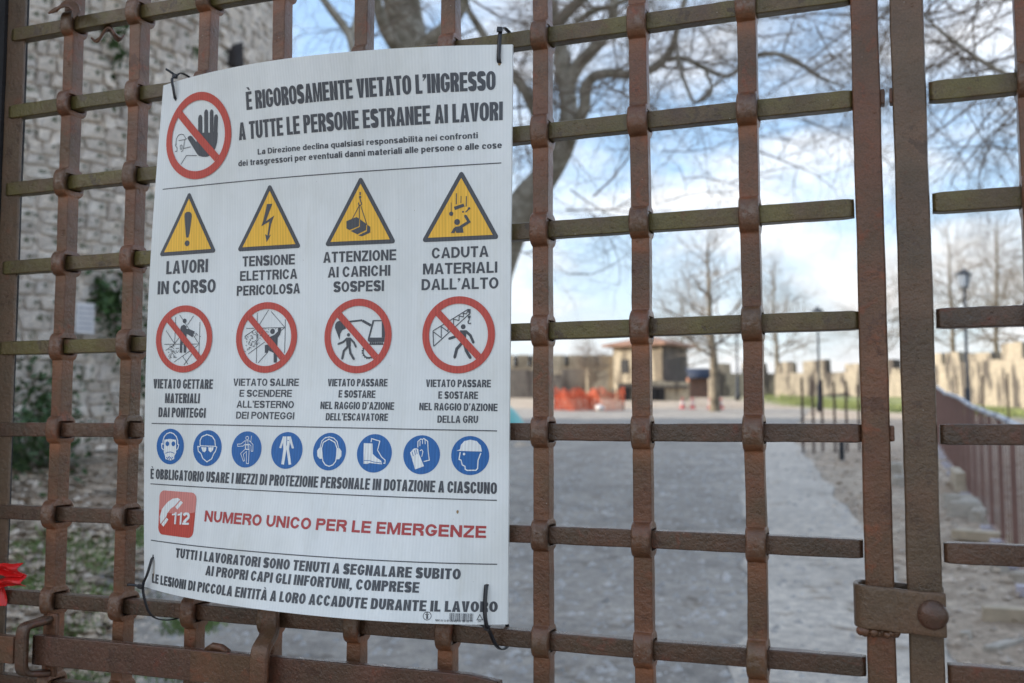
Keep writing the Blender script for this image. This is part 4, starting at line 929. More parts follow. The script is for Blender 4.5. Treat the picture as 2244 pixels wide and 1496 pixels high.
# emergency number square
bx = LAY['box']; x0, y0, x1, y1 = 31.0, 73.6, 97.8, 131.6; c_ = 9.0
def rbox(x0, y0, x1, y1, c, corners=(1, 1, 1, 1)):
    o = []
    for (cx, cy, a, k) in ((x1 - c, y1 - c, 0, 0), (x0 + c, y1 - c, 90, 1), (x0 + c, y0 + c, 180, 2), (x1 - c, y0 + c, 270, 3)):
        if corners[k]: o += arc(cx, cy, c, c, a, a + 90, 6)
        else: o.append((x1 if k in (0, 3) else x0, y1 if k in (0, 1) else y0))
    return o
ob = printed('emergency_square', [rbox(x0, y0, x1, y1, c_)], .35, M['r'], label='red rounded square with a white telephone receiver')
gl = rbox(x0 + .0, 106, x1 - .0, y1, c_, (1, 1, 0, 0)); gl = gl[:-2] + [(x0, 106), (x0 + 18, 103), (x0 + 34, 102), (x0 + 50, 103.3), (x1, 106.8)]
printed('gloss_band', [gl], .5, M['rp'], parent=ob)
icon('phone', .65, ob, 'receiver')
# small print at the foot
b4 = LAY['bar']; bars = []; rnd = random.Random(8); x = b4[0]
while x < b4[2]:
    w = rnd.choice((.3, .3, .55, .8)); bars.append(rect(x, 3.4 if rnd.random() < .8 else 2.4, x + w, 12.4)); x += w + rnd.choice((.3, .35, .6, .8))
printed('barcode', bars, .35, M['k'])
v = LAY['pp']; T = [(v[0], v[1]), (v[2], v[3]), (v[4], v[5])]; o3 = rtri(T, 0, 0); i3 = rtri(T, .75, 0)
printed('recycling_triangle', [[o3[k], o3[(k + 1) % 3], i3[(k + 1) % 3], i3[k]] for k in range(3)], .35, M['k'])
cx, cy, rx, ry = LAY['man']; ob = printed('round_emblem', ring(cx, cy, 4.1, 4.8, 32), .35, M['k']); icon('man', .36, ob)
# stains and torn tie holes
rnd = random.Random(3)
def blob(cx, cy, rx, ry, n=14, s=1): return [(cx + rx * (0.8 + .4 * hn(math.cos(a) * 2, math.sin(a) * 2, s, 1.3)) * math.cos(a), cy + ry * (0.8 + .4 * hn(math.cos(a) * 2, math.sin(a) * 2, s + 9, 1.3)) * math.sin(a)) for a in [2 * math.pi * k / n for k in range(n)]]
printed('stain', [blob(25.2, 27, .8, 15, s=1)], .45, M['stain']); printed('stain', [blob(463, 127.5, 1.5, 2.6, s=2)], .45, M['stain'])
printed('tie_hole', [blob(30.4, 663.5, 1.5, 1.8, s=5)], .4, M['void_black']); printed('tie_hole', [blob(505.8, 666, 1.9, 2.2, s=6)], .4, M['stain'])
printed('tie_hole', [blob(21.8, 43.5, 1.6, 2.4, s=7)], .4, M['void_black']); printed('tie_hole', [blob(499, 44.5, 2.2, 2.2, s=8)], .4, M['stain'])

# cable ties
def tie(label, path, w, head, tail, axis=(1, 0, 0), group='black cable ties holding the board'):
    t = thing('cable_tie', label, 'cable tie', path[0], group)
    strap('band', crv(path, 6), w, 0.0014, M['tie'], t, axis, bevel=0.0004)
    h = MB().box(head, (0.0068, 0.0045, 0.0062), rz=.1, ry=.15).build('head', M['tie'], t, bevel=0.0008)
    if tail: strap('tail', crv(tail, 4), w * .8, 0.0012, M['tie'], t, (0, .3, 1), bevel=0.0003)
    return t
def sp(a, b, off): return SP(a, b, off)
p1 = sp(30.4, 664.7, .8)
tie('cable tie at the upper left corner of the board with its tail sticking up', [sp(30.4, 664, -1), (p1[0], p1[1] - .0015, p1[2] + .002), (p1[0] - .0006, p1[1] - .004, p1[2] + .013), (p1[0] - .003, p1[1] - .0045, 2.086), (p1[0] - .0045, -.015, 2.094), (p1[0] - .005, -.006, 2.101), (p1[0] - .005, .012, 2.101), (p1[0] - .004, .024, 2.094), (p1[0] - .003, .024, 2.075), (p1[0] - .001, .004, 2.063), (p1[0], -.007, 2.062)], .0042, (p1[0] - .0045, -.0185, 2.0925), [(p1[0] - .004, -.019, 2.094), (p1[0] - .010, -.022, 2.0985), (p1[0] - .016, -.024, 2.1025)])
p2 = sp(505.8, 668, .8)
tie('cable tie at the upper right corner of the board with its square head up', [sp(505.8, 667, -1), (p2[0], p2[1] - .002, p2[2] + .003), (p2[0] + .0005, -.017, 2.072), (p2[0] + .001, -.0150, 2.088), (p2[0] + .001, -.008, 2.097), (p2[0] + .001, .006, 2.100), (p2[0] + .001, .023, 2.096), (p2[0] + .001, .024, 2.074), (p2[0], .004, 2.060), (p2[0], -.006, 2.060)], .0052, (p2[0] + .001, -.0165, 2.0915), None)
p3 = sp(21.8, 41.1, .8)
tie('cable tie at the lower left corner of the board hanging in a loose loop', [sp(21.8, 42, -1), (p3[0], p3[1] - .002, p3[2] - .002), (p3[0] - .004, p3[1] - .005, 1.415), (-.9475, -.0255, 1.4005), (-.9465, -.024, 1.384), (-.9420, -.019, 1.3640), (-.9350, -.010, 1.3540), (-.925, .006, 1.3510), (-.9165, .024, 1.356), (-.915, .026, 1.374), (-.918, .012, 1.392), (-.922, -.002, 1.41), (p3[0] + .008, -.006, p3[2] - .004)], .0042, (-.9500, -.0275, 1.3985), [(-.950, -.029, 1.399), (-.960, -.031, 1.4005), (-.9695, -.031, 1.4002)])
p4 = sp(499, 43.3, .8)
tie('cable tie at the lower right corner of the board crossing the last word', [sp(499, 45, -1), (p4[0], p4[1] - .002, p4[2] - .001), (p4[0] + .0003, p4[1] - .006, 1.402), (p4[0] + .002, p4[1] - .006, 1.385), (-.4525, -.0155, 1.3715), (-.4495, -.0050, 1.3560), (-.4470, .008, 1.3490), (-.4450, .022, 1.353), (-.447, .024, 1.374), (-.452, .010, 1.39), (p4[0] + .002, -.004, 1.425)], .0050, (-.4545, -.0215, 1.3790), [(-.456, -.023, 1.380), (-.463, -.022, 1.3835), (-.470, -.021, 1.3840)])

# ---------------------------------------------------------------- ground
FH = Vector((-math.sin(YAW), math.cos(YAW), 0)); RH = Vector((math.cos(YAW), math.sin(YAW), 0))
def UV(x, y):
    p = Vector((x, y - CAMY, 0)); return p.dot(FH), p.dot(RH)
TWC = Vector((-12.2, 8.5)); TWR = 4.84
def ground_h(x, y):
    u, v = UV(x, y)
    h = 0.047 * min(max(u, 0), 45)
    if u > 43: h += 0.72 * smooth01((u - 43) / 12)
    d = math.hypot(x - TWC.x, y - TWC.y) - TWR
    h += 0.82 * (1 - smooth01((d + .3) / 4.6)) * smooth01((u - 1.5) / 4)
    # loose heap of soil under the teal sheet
    mu, mv = u - 24.0, v + 0.62
    h += 0.42 * max(0, 1 - (mu * mu / 6 + mv * mv / 1.9)) ** .8 if (mu * mu / 6 + mv * mv / 1.9) < 1 else 0
    h += 0.03 * hn(x, y, 0, .35) + 0.012 * hn(x, y, 3, 1.6)
    rt = smooth01((v - 0.229 * u - 1.3) / 2.0) * smooth01((40 - u) / 10)
    h += rt * (0.05 * hn(x, y, 7, .9) + .03 * hn(x, y, 8, 2.7))
    return h
def WP(u, v, dz=0.0):
    p = FH * u + RH * v; x, y = p.x, p.y + CAMY; return (x, y, ground_h(x, y) + dz)
def grid_sheet(name, us, vs_of, mat, dz=0.0, kind='structure', n=None):
    mb = MB(); V = []; nv = None
    for u in us:
        row = vs_of(u); nv = len(row)
        for v in row: V.append(WP(u, v, dz))
    F = [(i * nv + j, i * nv + j + 1, (i + 1) * nv + j + 1, (i + 1) * nv + j) for i in range(len(us) - 1) for j in range(nv - 1)]
    mb.add(V, F); o = mb.build(name, mat, None, smooth=True); o['kind'] = kind; return o
def ramp_us(a, b, n, p=2.0): return [a + (b - a) * (i / n) ** p for i in range(n + 1)]
def ground_mat():
    m, t, b = mat_new('earth_and_leaf_litter'); c = nn(t, 'ShaderNodeTexCoord').outputs['Object']
    n1 = tex_noise(t, .55, 6, .62, c, .3); n2 = tex_noise(t, 5.5, 8, .68, c, .4); n3 = tex_noise(t, 38, 5, .7, c)
    a = ramp(t, n2.outputs['Fac'], [(.30, (.27, .20, .15)), (.45, (.45, .365, .285)), (.58, (.60, .505, .40)), (.72, (.78, .675, .56))]).outputs[0]
    bcol = ramp(t, n2.outputs['Fac'], [(.3, (.30, .22, .16)), (.7, (.56, .44, .335))]).outputs[0]
    a = mixrgb(t, ramp(t, n1.outputs['Fac'], [(.45, (0, 0, 0)), (.62, (1, 1, 1))]).outputs[0], a, bcol)
    a = mixrgb(t, 1.0, a, ramp(t, n3.outputs['Fac'], [(.3, (.62, .62, .62)), (.72, (1.42, 1.40, 1.36))]).outputs[0], 'MULTIPLY')
    # a belt of turf below the far rampart
    sp_ = nn(t, 'ShaderNodeSeparateXYZ'); t.links.new(c, sp_.inputs[0])
    d1 = nn(t, 'ShaderNodeVectorMath', operation='DOT_PRODUCT'); d1.inputs[1].default_value = tuple(FH); t.links.new(c, d1.inputs[0])
    ad = nn(t, 'ShaderNodeMath', operation='MULTIPLY_ADD'); ad.inputs[1].default_value = 7.0; ad.inputs[2].default_value = -3.5; t.links.new(n1.outputs['Fac'], ad.inputs[0])
    dd2 = nn(t, 'ShaderNodeVectorMath', operation='DOT_PRODUCT'); dd2.inputs[1].default_value = tuple(FH + RH * 2.1); t.links.new(c, dd2.inputs[0])
    s2 = nn(t, 'ShaderNodeMath', operation='ADD'); t.links.new(dd2.outputs['Value'], s2.inputs[0]); t.links.new(ad.outputs[0], s2.inputs[1])
    g = nn(t, 'ShaderNodeMapRange'); g.inputs['From Min'].default_value = 69.0; g.inputs['From Max'].default_value = 72.0; t.links.new(s2.outputs[0], g.inputs[0])
    d2 = nn(t, 'ShaderNodeVectorMath', operation='DOT_PRODUCT'); d2.inputs[1].default_value = tuple(RH); t.links.new(c, d2.inputs[0])
    g2 = nn(t, 'ShaderNodeMapRange'); g2.inputs['From Min'].default_value = 10.0; g2.inputs['From Max'].default_value = 13.0; t.links.new(d2.outputs['Value'], g2.inputs[0])
    gm = nn(t, 'ShaderNodeMath', operation='MULTIPLY'); t.links.new(g.outputs[0], gm.inputs[0]); t.links.new(g2.outputs[0], gm.inputs[1])
    a = mixrgb(t, gm.outputs[0], a, ramp(t, n3.outputs['Fac'], [(.3, (.17, .20, .07)), (.7, (.34, .35, .15))]).outputs[0])
    t.links.new(a, b.inputs['Base Color']); b.inputs['Roughness'].default_value = .95
    bump(t, b, n3.outputs['Fac'], .8, .03); return m
def road_mat(name, base, tint, dark=.5):
    m, t, b = mat_new(name); c = nn(t, 'ShaderNodeTexCoord').outputs['Object']
    n1 = tex_noise(t, 1.1, 7, .72, c, .2); n2 = tex_noise(t, 9, 6, .66, c, .0); n3 = tex_noise(t, 70, 4, .7, c); n4 = tex_noise(t, 2.6, 6, .66, c, .3)
    a = ramp(t, n1.outputs['Fac'], [(.3, tuple(v * dark for v in base)), (.52, base), (.72, tint)]).outputs[0]
    a = mixrgb(t, 1.0, a, ramp(t, n2.outputs['Fac'], [(.34, (.74, .74, .75)), (.5, (1, 1, 1)), (.66, (1.30, 1.29, 1.26))]).outputs[0], 'MULTIPLY')
    a = mixrgb(t, 1.0, a, ramp(t, n3.outputs['Fac'], [(.3, (.7, .7, .7)), (.7, (1.3, 1.3, 1.3))]).outputs[0], 'MULTIPLY')
    sc = ramp(t, n4.outputs['Fac'], [(.34, (.60, .55, .50)), (.42, (1, 1, 1))]).outputs[0]
    a = mixrgb(t, 1.0, a, sc, 'MULTIPLY')
    t.links.new(a, b.inputs['Base Color']); b.inputs['Roughness'].default_value = .9
    bump(t, b, n2.outputs['Fac'], .6, .02); return m
M['earth'] = ground_mat(); M['road'] = road_mat('gravelled_road', (.33, .298, .262), (.44, .395, .34), .68); M['path'] = road_mat('worn_concrete', (.53, .475, .41), (.61, .55, .475), .84)
grid_sheet('ground', [-60, -30, -15, -8, -4, -2, -1] + ramp_us(0, 66, 130, 1.5) + [90, 140, 260, 500, 900], lambda u: [(-1 if k < 0 else 1) * (abs(k) / 60) ** 1.8 * (70 + 6 * max(0, u)) for k in range(-60, 61)], M['earth'])
def clampu(u): return max(u, 0)
def right_edge(u): return 0.229 * u + 1.18 + .16 * hn(u, 0, 0, .8) + .06 * hn(u, 5, 0, 3)
def left_edge(u): return -0.36 * u - .2 - .05 * u * 0 + .5 * hn(u, 4, 0, .5) + .12 * hn(u, 9, 0, 2.5) + (0.16 * max(0, u - 8) if u < 30 else 0.16 * 22)
grid_sheet('road', ramp_us(-6, 44, 150, 1.3), lambda u: [left_edge(clampu(u)) + (right_edge(clampu(u)) + (.10 * max(0, u - 27) * (1 if u > 27 else 0)) - left_edge(clampu(u))) * k / 40 for k in range(41)], M['road'], .012)
grid_sheet('footpath', ramp_us(-4, 29, 110, 1.3), lambda u: [right_edge(clampu(u)) - (1.20 + .1 * hn(u, 2, 2, 1.1)) * (1 - k / 12) - .01 for k in range(13)], M['path'], .020)

# loose stuff on the ground
GR = random.Random(77)
def scatter(name, mat, n, upos, shape, kind='stuff', parent=None):
    mb = MB()
    for _ in range(n):
        u, v = upos(GR); shape(mb, WP(u, v), GR, u)
    o = mb.build(name, mat); o['kind'] = kind; return o
def pebble(mb, p, r, u):
    s = (.009 + .030 * r.random() ** 3) * (1 + u * .02); vs = []
    for d in ((1, 0, 0), (0, 1, 0), (-1, 0, 0), (0, -1, 0), (.2, .1, 1), (0, 0, -.6)):
        k = .7 + .6 * r.random(); vs.append((p[0] + d[0] * s * k, p[1] + d[1] * s * k, p[2] + .01 + d[2] * s * k * .7))
    mb.add(vs, [(0, 1, 4), (1, 2, 4), (2, 3, 4), (3, 0, 4), (1, 0, 5), (2, 1, 5), (3, 2, 5), (0, 3, 5)])
M['pebble'] = plain('pale_gravel', (.46, .44, .42), .9, 0, .5, 3); M['pebble2'] = plain('tan_gravel', (.54, .46, .38), .9, 0, .5, 3)
scatter('gravel', M['pebble'], 9000, lambda r: ((lambda u: (u, left_edge(u) + (right_edge(u) - left_edge(u)) * r.random()))(4 + 16 * r.random() ** 1.4)), pebble)
scatter('gravel', M['pebble2'], 5000, lambda r: ((lambda u: (u, right_edge(u) + 9 * r.random() ** 1.2 - .2))(5 + 16 * r.random() ** 1.2)), pebble)
scatter('gravel', M['pebble2'], 3500, lambda r: ((lambda u: (u, -0.30 * u - .3 - (u * .25) * r.random()))(5 + 7 * r.random())), pebble)
def leaf(mb, p, r, u):
    a = r.random() * 6.3; s = .025 + .045 * r.random(); z = p[2] + .012 + .02 * r.random(); c_, s_ = math.cos(a) * s, math.sin(a) * s; t_ = (r.random() - .5) * .05
    mb.add([(p[0] + c_, p[1] + s_, z), (p[0] - s_ * .5, p[1] + c_ * .5, z + t_), (p[0] - c_, p[1] - s_, z + .01), (p[0] + s_ * .5, p[1] - c_ * .5, z - t_ * .5)], [(0, 1, 2, 3)])
M['leaf'] = plain('dead_leaves', (.50, .40, .30), .85, 0, .55, 2.2)
scatter('leaf_litter', M['leaf'], 4200, lambda r: ((lambda u: (u, -0.30 * u - .4 - (u * .28) * r.random()))(5 + 8 * r.random())), leaf)
scatter('leaf_litter', M['leaf'], 1500, lambda r: ((lambda u: (u, right_edge(u) + 8 * r.random()))(5 + 14 * r.random())), leaf)
def tuft(h, n):
    def f(mb, p, r, u):
        for _ in range(n):
            x, y = p[0] + r.gauss(0, .05), p[1] + r.gauss(0, .05); a = r.random() * 6.3; hh = h * (.5 + r.random()); w = .004 + .002 * u / 8; l = hh * (.3 + .5 * r.random()); z = p[2] - .01
            dx, dy = math.cos(a), math.sin(a)
            mb.add([(x - dy * w, y + dx * w, z), (x + dy * w, y - dx * w, z), (x + dx * l * .5 + dy * w * .7, y + dy * l * .5 - dx * w * .7, z + hh * .7), (x + dx * l, y + dy * l, z + hh)], [(0, 1, 2), (0, 2, 3)])
    return f
M['grass'] = plain('winter_grass', (.18, .25, .08), .8, 0, .45, 1.5)
PATCH = [(7.6, -.40, .28), (7.7, -.455, .25), (6.9, -.385, .22), (7.0, -.465, .22), (6.3, -.44, .2), (5.6, -.33, .22), (8.1, -.36, .16), (6.5, -.31, .14), (5.3, -.42, .2), (5.5, -.25, .14)]
def gpos(r):
    u, k, s = r.choice(PATCH); return u + r.gauss(0, s * .6), u * k + r.gauss(0, s * .55)
scatter('grass', M['grass'], 520, gpos, tuft(.050, 12))
M['grass2'] = plain('pale_turf', (.24, .27, .10), .8, 0, .4, .5)
scatter('grass', M['grass2'], 1800, lambda r: (lambda k: ((71.5 + 12 * r.random()) / (1 + 2.1 * k), k * (71.5 + 12 * r.random()) / (1 + 2.1 * k)))(.26 + .26 * r.random()), tuft(.16, 5))
# fallen sticks at the tower foot
for i, (u, k, a, ln) in enumerate([(9.3, -.46, .3, 1.1), (8.8, -.40, -.5, .8), (9.6, -.43, .9, .9), (10.2, -.385, .1, 1.2)]):
    p = Vector(WP(u, u * k, .05)); d = RH * math.cos(a) + FH * math.sin(a) + Vector((0, 0, .03)); pts = [p + d * (ln * (j / 6 - .5)) + Vector((0, 0, .03 * hn(j, i, 0, 1.3))) for j in range(7)]
    o = MB().tube([tuple(q) for q in pts], [.018 - .0018 * j for j in range(7)], 6).build('fallen_branch', plain('dead_wood', (.26, .23, .19), .9, 0, .3, 20) if i == 0 else bpy.data.materials['dead_wood'], None, True)
    prop(o, ['thin bare stick lying in leaf litter, nearest the tower foot', 'short grey stick lying left of the grass patches', 'crooked dead branch lying at the tower base by the bush', 'longest dead branch lying behind the gate near the sign edge'][i], 'branch', 'fallen branches below the tower')

# ---------------------------------------------------------------- stone tower on the left
def stone_mat(name, cols, moss=.0, sc=1.0):
    m, t, b = mat_new(name); c = coords(t); n = tex_noise(t, 9 * sc, 6, .65, c); n2 = tex_noise(t, 2.2 * sc, 4, .6, c)
    oi = nn(t, 'ShaderNodeObjectInfo'); rr = ramp(t, oi.outputs['Random'], [(i / (len(cols) - 1), k) for i, k in enumerate(cols)])
    a = mixrgb(t, 1.0, rr.outputs[0], ramp(t, n.outputs['Fac'], [(.3, (.55, .55, .56)), (.5, (1, 1, 1)), (.72, (1.45, 1.42, 1.36))]).outputs[0], 'MULTIPLY')
    if moss:
        mo = tex_noise(t, 1.3, 5, .62, nn(t, 'ShaderNodeTexCoord').outputs['Object']); a = mixrgb(t, ramp(t, mo.outputs['Fac'], [(.60 - moss * .1, (0, 0, 0)), (.66 - moss * .06, (1, 1, 1))]).outputs[0], a, (.07, .088, .038))
    t.links.new(a, b.inputs['Base Color']); b.inputs['Roughness'].default_value = .92; bump(t, b, n.outputs['Fac'], .8, .04); return m
M['rubble'] = stone_mat('rubble_stone', [(.78, .69, .60), (.68, .60, .53), (.80, .70, .60), (.72, .64, .56), (.82, .74, .65), (.62, .55, .49), (.76, .65, .54)], .30)
M['mortar'] = stone_mat('old_mortar', [(.72, .64, .56), (.72, .64, .56)], .3, 2.0)
tw = thing('stone_tower', 'tall round rubble stone tower with moss and ivy behind the left of the gate', 'tower', (TWC.x, TWC.y, 0))
mb = MB(); na = 96; zs = [-1 + .5 * i for i in range(41)]; vs = []
for z in zs:
    for k in range(na):
        a = 2 * math.pi * k / na; r = TWR - .025 - .012 * max(z, 0) + .05 * hn(math.cos(a) * 4, math.sin(a) * 4, z, .9); vs.append((TWC.x + r * math.cos(a), TWC.y + r * math.sin(a), z))
fs = [(i * na + k, i * na + (k + 1) % na, (i + 1) * na + (k + 1) % na, (i + 1) * na + k) for i in range(len(zs) - 1) for k in range(na)]
fs.append(tuple((len(zs) - 1) * na + k for k in range(na))); mb.add(vs, fs); mb.build('wall_core', M['mortar'], tw, True)
rnd = random.Random(12); stones = []
z = 0.85
while z < 7.2:
    hgt = .09 + .10 * rnd.random(); a = R(-128)
    while a < R(30):
        L_ = .10 + .20 * rnd.random() ** 1.4; r = TWR - .012 * max(z, 0); stones.append((a + L_ / 2 / r, z + hgt / 2 + .02 * (rnd.random() - .5), L_, hgt, r)); a += (L_ + .016) / r
    z += hgt + .012
protos = []
for q in range(6):
    bm = bmesh.new(); bmesh.ops.create_cube(bm, size=1.0); bmesh.ops.bevel(bm, geom=list(bm.edges), offset=.13, segments=1, affect='EDGES')
    for v in bm.verts: v.co += Vector((noise.noise(v.co * 2 + Vector((q * 5, 0, 0))), noise.noise(v.co * 2 + Vector((0, q * 5, 0))), noise.noise(v.co * 2 + Vector((0, 0, q * 5))))) * .16
    bmesh.ops.triangulate(bm, faces=bm.faces); me = bpy.data.meshes.new('stone'); bm.to_mesh(me); bm.free(); me.materials.append(M['rubble']); protos.append(me)
def vis(st):
    x = TWC.x + st[4] * math.cos(st[0]); y = TWC.y + st[4] * math.sin(st[0]); u, v = UV(x, y); nrm = Vector((math.cos(st[0]), math.sin(st[0]))); toc = Vector((-x, CAMY - y))
    if nrm.dot(toc) <= 0 or u < 1: return -1
    px = v / u * 1.0; pz = (st[1] - 1.62) / u
    if px > -.225 and True: return -1
    hide = (px > -.352 and px < 0 and pz < .30 and pz > -.25)
    return (st[2] * st[3] * nrm.dot(toc.normalized()) / (u * u)) * (0.05 if hide or px < -.53 or pz > .46 else 1)
stones = [(vis(s), s) for s in stones]; stones = sorted([s for s in stones if s[0] > 0], key=lambda s: -s[0])
rest = MB()
for i, (_, (a, z, L_, h_, r)) in enumerate(stones):
    out = rnd.random() * .022 - .004; c_ = Vector((TWC.x + (r + out - .086) * math.cos(a), TWC.y + (r + out - .086) * math.sin(a), z))
    if i < 300:
        o = bpy.data.objects.new('stone', protos[rnd.randrange(6)]); COL.objects.link(o); o.parent = tw
        o.location = c_ - Vector(tw.location); o.rotation_euler = ((rnd.random() - .5) * .12, (rnd.random() - .5) * .16, a + math.pi / 2 + (rnd.random() - .5) * .12); o.scale = (L_, .20, h_)
    else: rest.box(c_, (L_, .2, h_), rz=a + math.pi / 2, jit=.05, rnd=rnd)
o = rest.build('stone', M['rubble'], tw); o['kind'] = 'stuff'
M['darkwall0'] = plain('shadowed_recess', (.035, .03, .03), .9)
# dark slit opening with a dead creeper in front
ax_, ay_, az_ = (-7.373, 8.850, 6.004)
a = math.atan2(ay_ - TWC.y, ax_ - TWC.x)
MB().box((TWC.x + (TWR - .05) * math.cos(a), TWC.y + (TWR - .05) * math.sin(a), az_), (.20, .24, .30), rz=a + math.pi / 2, jit=.12, rnd=rnd).build('opening', M['darkwall0'], tw, bevel=.03)
cr_ = thing('dead_creeper', 'pale dead creeper stems hanging beside the dark slit of the tower', 'creeper', (ax_, ay_, az_ - .4))
MB().tube([(-7.819, 9.050, 6.610), (-7.740, 9.080, 6.388), (-7.599, 9.080, 6.182), (-7.595, 9.135, 6.026), (-7.613, 9.128, 5.881)], [.02, .025, .03, .024, .015], 6).build('stem', bpy.data.materials['dead_wood'], cr_, True)
MB().tube([(-7.710, 9.091, 6.493), (-7.760, 9.019, 6.287), (-7.819, 9.050, 6.084), (-7.846, 9.040, 5.852)], [.014, .016, .015, .01], 6).build('stem', bpy.data.materials['dead_wood'], cr_, True)
# notice panel on the tower
nx_, ny_, nz_ = (-7.673, 6.789, 2.625)
a = math.atan2(ny_ - TWC.y, nx_ - TWC.x); nb = thing('notice_panel', 'small pale notice panel fixed low on the round tower', 'panel', (nx_, ny_, nz_))
pc_ = (TWC.x + (TWR + .10) * math.cos(a), TWC.y + (TWR + .10) * math.sin(a), nz_)
MB().box(pc_, (.19, .02, .31), rz=a + math.pi / 2).build('board', plain('pale_board', (.66, .64, .64), .5, 0, .1), nb, bevel=.004)
for k in range(5):
    q = (TWC.x + (TWR + .113) * math.cos(a), TWC.y + (TWR + .113) * math.sin(a), nz_ + .10 - .05 * k)
    MB().box(q, (.15, .004, .012), rz=a + math.pi / 2).build('printed_line', plain('grey_print', (.35, .36, .42), .6) if k == 0 else bpy.data.materials['grey_print'], nb)
# foliage helper
def leaves(mb, c, rad, n, size, rnd, flat=None):
    for _ in range(n):
        p = Vector(c) + Vector((rnd.gauss(0, rad[0]), rnd.gauss(0, rad[1]), rnd.gauss(0, rad[2]))) * .5
        a = Vector((rnd.random() - .5, rnd.random() - .5, rnd.random() - .5)).normalized(); b = a.cross(Vector((rnd.random() - .5, rnd.random() - .5, rnd.random() + .1))).normalized(); s = size * (.6 + .8 * rnd.random())
        mb.add([p - a * s, p + b * s * .55, p + a * s, p - b * s * .55], [(0, 1, 2, 3)])
M['ivy'] = plain('ivy_leaf', (.050, .095, .028), .55, 0, .5, 4); M['bush'] = plain('bush_leaf', (.060, .110, .042), .6, 0, .5, 4)
def on_tower(px_, z_, dr=.08):
    return None
for i, (pos, rad, n, lab) in enumerate([
    ((-7.581, 7.054, 5.436), (.12, .12, .45), 50, 'trailing ivy high on the tower, behind the second bar'),
    ((-7.609, 6.967, 2.859), (.13, .13, .28), 90, 'round ivy clump just right of the notice panel'),
    ((-7.547, 7.169, 2.698), (.20, .20, .6), 190, 'dense dark ivy clump on the tower beside the second bar'),
    ((-7.465, 7.496, 2.386), (.25, .25, .9), 200, 'ivy clump half hidden by the left edge of the sign'),
    ((-7.800, 6.483, 1.725), (.16, .16, .5), 130, 'ivy growing from the tower foot near the left edge')]):
    d = Vector((pos[0] - TWC.x, pos[1] - TWC.y)); d.normalize(); c_ = (TWC.x + d.x * (TWR + .06), TWC.y + d.y * (TWR + .06), pos[2])
    mb = MB(); leaves(mb, c_, rad, n, .055, rnd); o = mb.build('ivy', M['ivy']); prop(o, lab, 'ivy', 'ivy on the tower', )
for i, (px_, u_, rr_, lab) in enumerate([(0, 9.2, (.55, .5, .5), 'low green bush at the tower foot behind the left stile'), (1, 10.6, (.3, .3, .3), 'small leafy shrub at the tower foot between the first and second bars')]):
    p = WP(u_, u_ * (-.475 if i == 0 else -.415), .22); mb = MB(); leaves(mb, p, rr_, 900 if i == 0 else 300, .045, rnd)
    bs = thing('bush', lab, 'bush', WP(u_, u_ * (-.475 if i == 0 else -.415)), 'bushes at the tower foot'); mb.build('foliage', M['bush'], bs)
    mb = MB()
    for k in range(9):
        q = Vector(p) + Vector((rnd.gauss(0, rr_[0] * .4), rnd.gauss(0, rr_[1] * .4), rr_[2] * .5)); mb.tube([WP(u_, u_ * (-.475 if i == 0 else -.415)), tuple((Vector(p) + q) / 2), tuple(q)], [.012, .008, .004], 4)
    mb.build('stems', bpy.data.materials['dead_wood'], bs)

# ---------------------------------------------------------------- gatehouse masonry round and above the gate, and an added unseen wall on the sun side for shade
M['masonry'] = stone_mat('gatehouse_masonry', [(.36, .33, .29), (.36, .33, .29)], .3, .8)
gh = thing('gate_wall', 'stone gate wall holding the iron gate in its opening', 'wall', (0, -.35, 0))
MB().box((-11.2, -.06, 2.1), (19.7, .17, 4.4)).build('wall', M['masonry'], gh)
MB().box((9.66, -.06, 2.1), (16.8, .17, 4.4)).build('wall', M['masonry'], gh)
MB().box((-.045, -.06, 3.85), (2.58, .15, .88)).build('lintel_wall', M['masonry'], gh)
ww = MB().box((-28.0, 1, 6.0), (1.4, 48, 14.0)).build('shade_wall', M['masonry']); prop(ww, 'tall unseen wall added behind the round tower for its shade', 'wall')  # unseen wall added to keep gate and foreground in shade

# ---------------------------------------------------------------- far ramparts, guard house, works fencing
def wall_mat(name, base, dark):
    m, t, b = mat_new(name); c = coords(t, False); mp = nn(t, 'ShaderNodeMapping'); mp.inputs['Scale'].default_value = (1, 1, .22); t.links.new(c, mp.inputs[0])
    n = tex_noise(t, 1.6, 5, .6, mp.outputs[0]); n2 = tex_noise(t, 7, 6, .7, c)
    a = ramp(t, n.outputs['Fac'], [(.43, dark), (.52, base), (.7, tuple(min(1, v * 1.12) for v in base))]).outputs[0]
    a = mixrgb(t, 1.0, a, ramp(t, n2.outputs['Fac'], [(.3, (.6, .6, .62)), (.7, (1.25, 1.22, 1.15))]).outputs[0], 'MULTIPLY')
    t.links.new(a, b.inputs['Base Color']); b.inputs['Roughness'].default_value = .95; bump(t, b, n2.outputs['Fac'], .8, .1); return m
M['rampart'] = wall_mat('rampart_stone', (.38, .33, .26), (.10, .085, .075)); M['rampart2'] = wall_mat('cream_stone', (.54, .46, .34), (.36, .30, .22)); M['darkwall'] = wall_mat('shaded_stone', (.24, .21, .18), (.12, .10, .09))
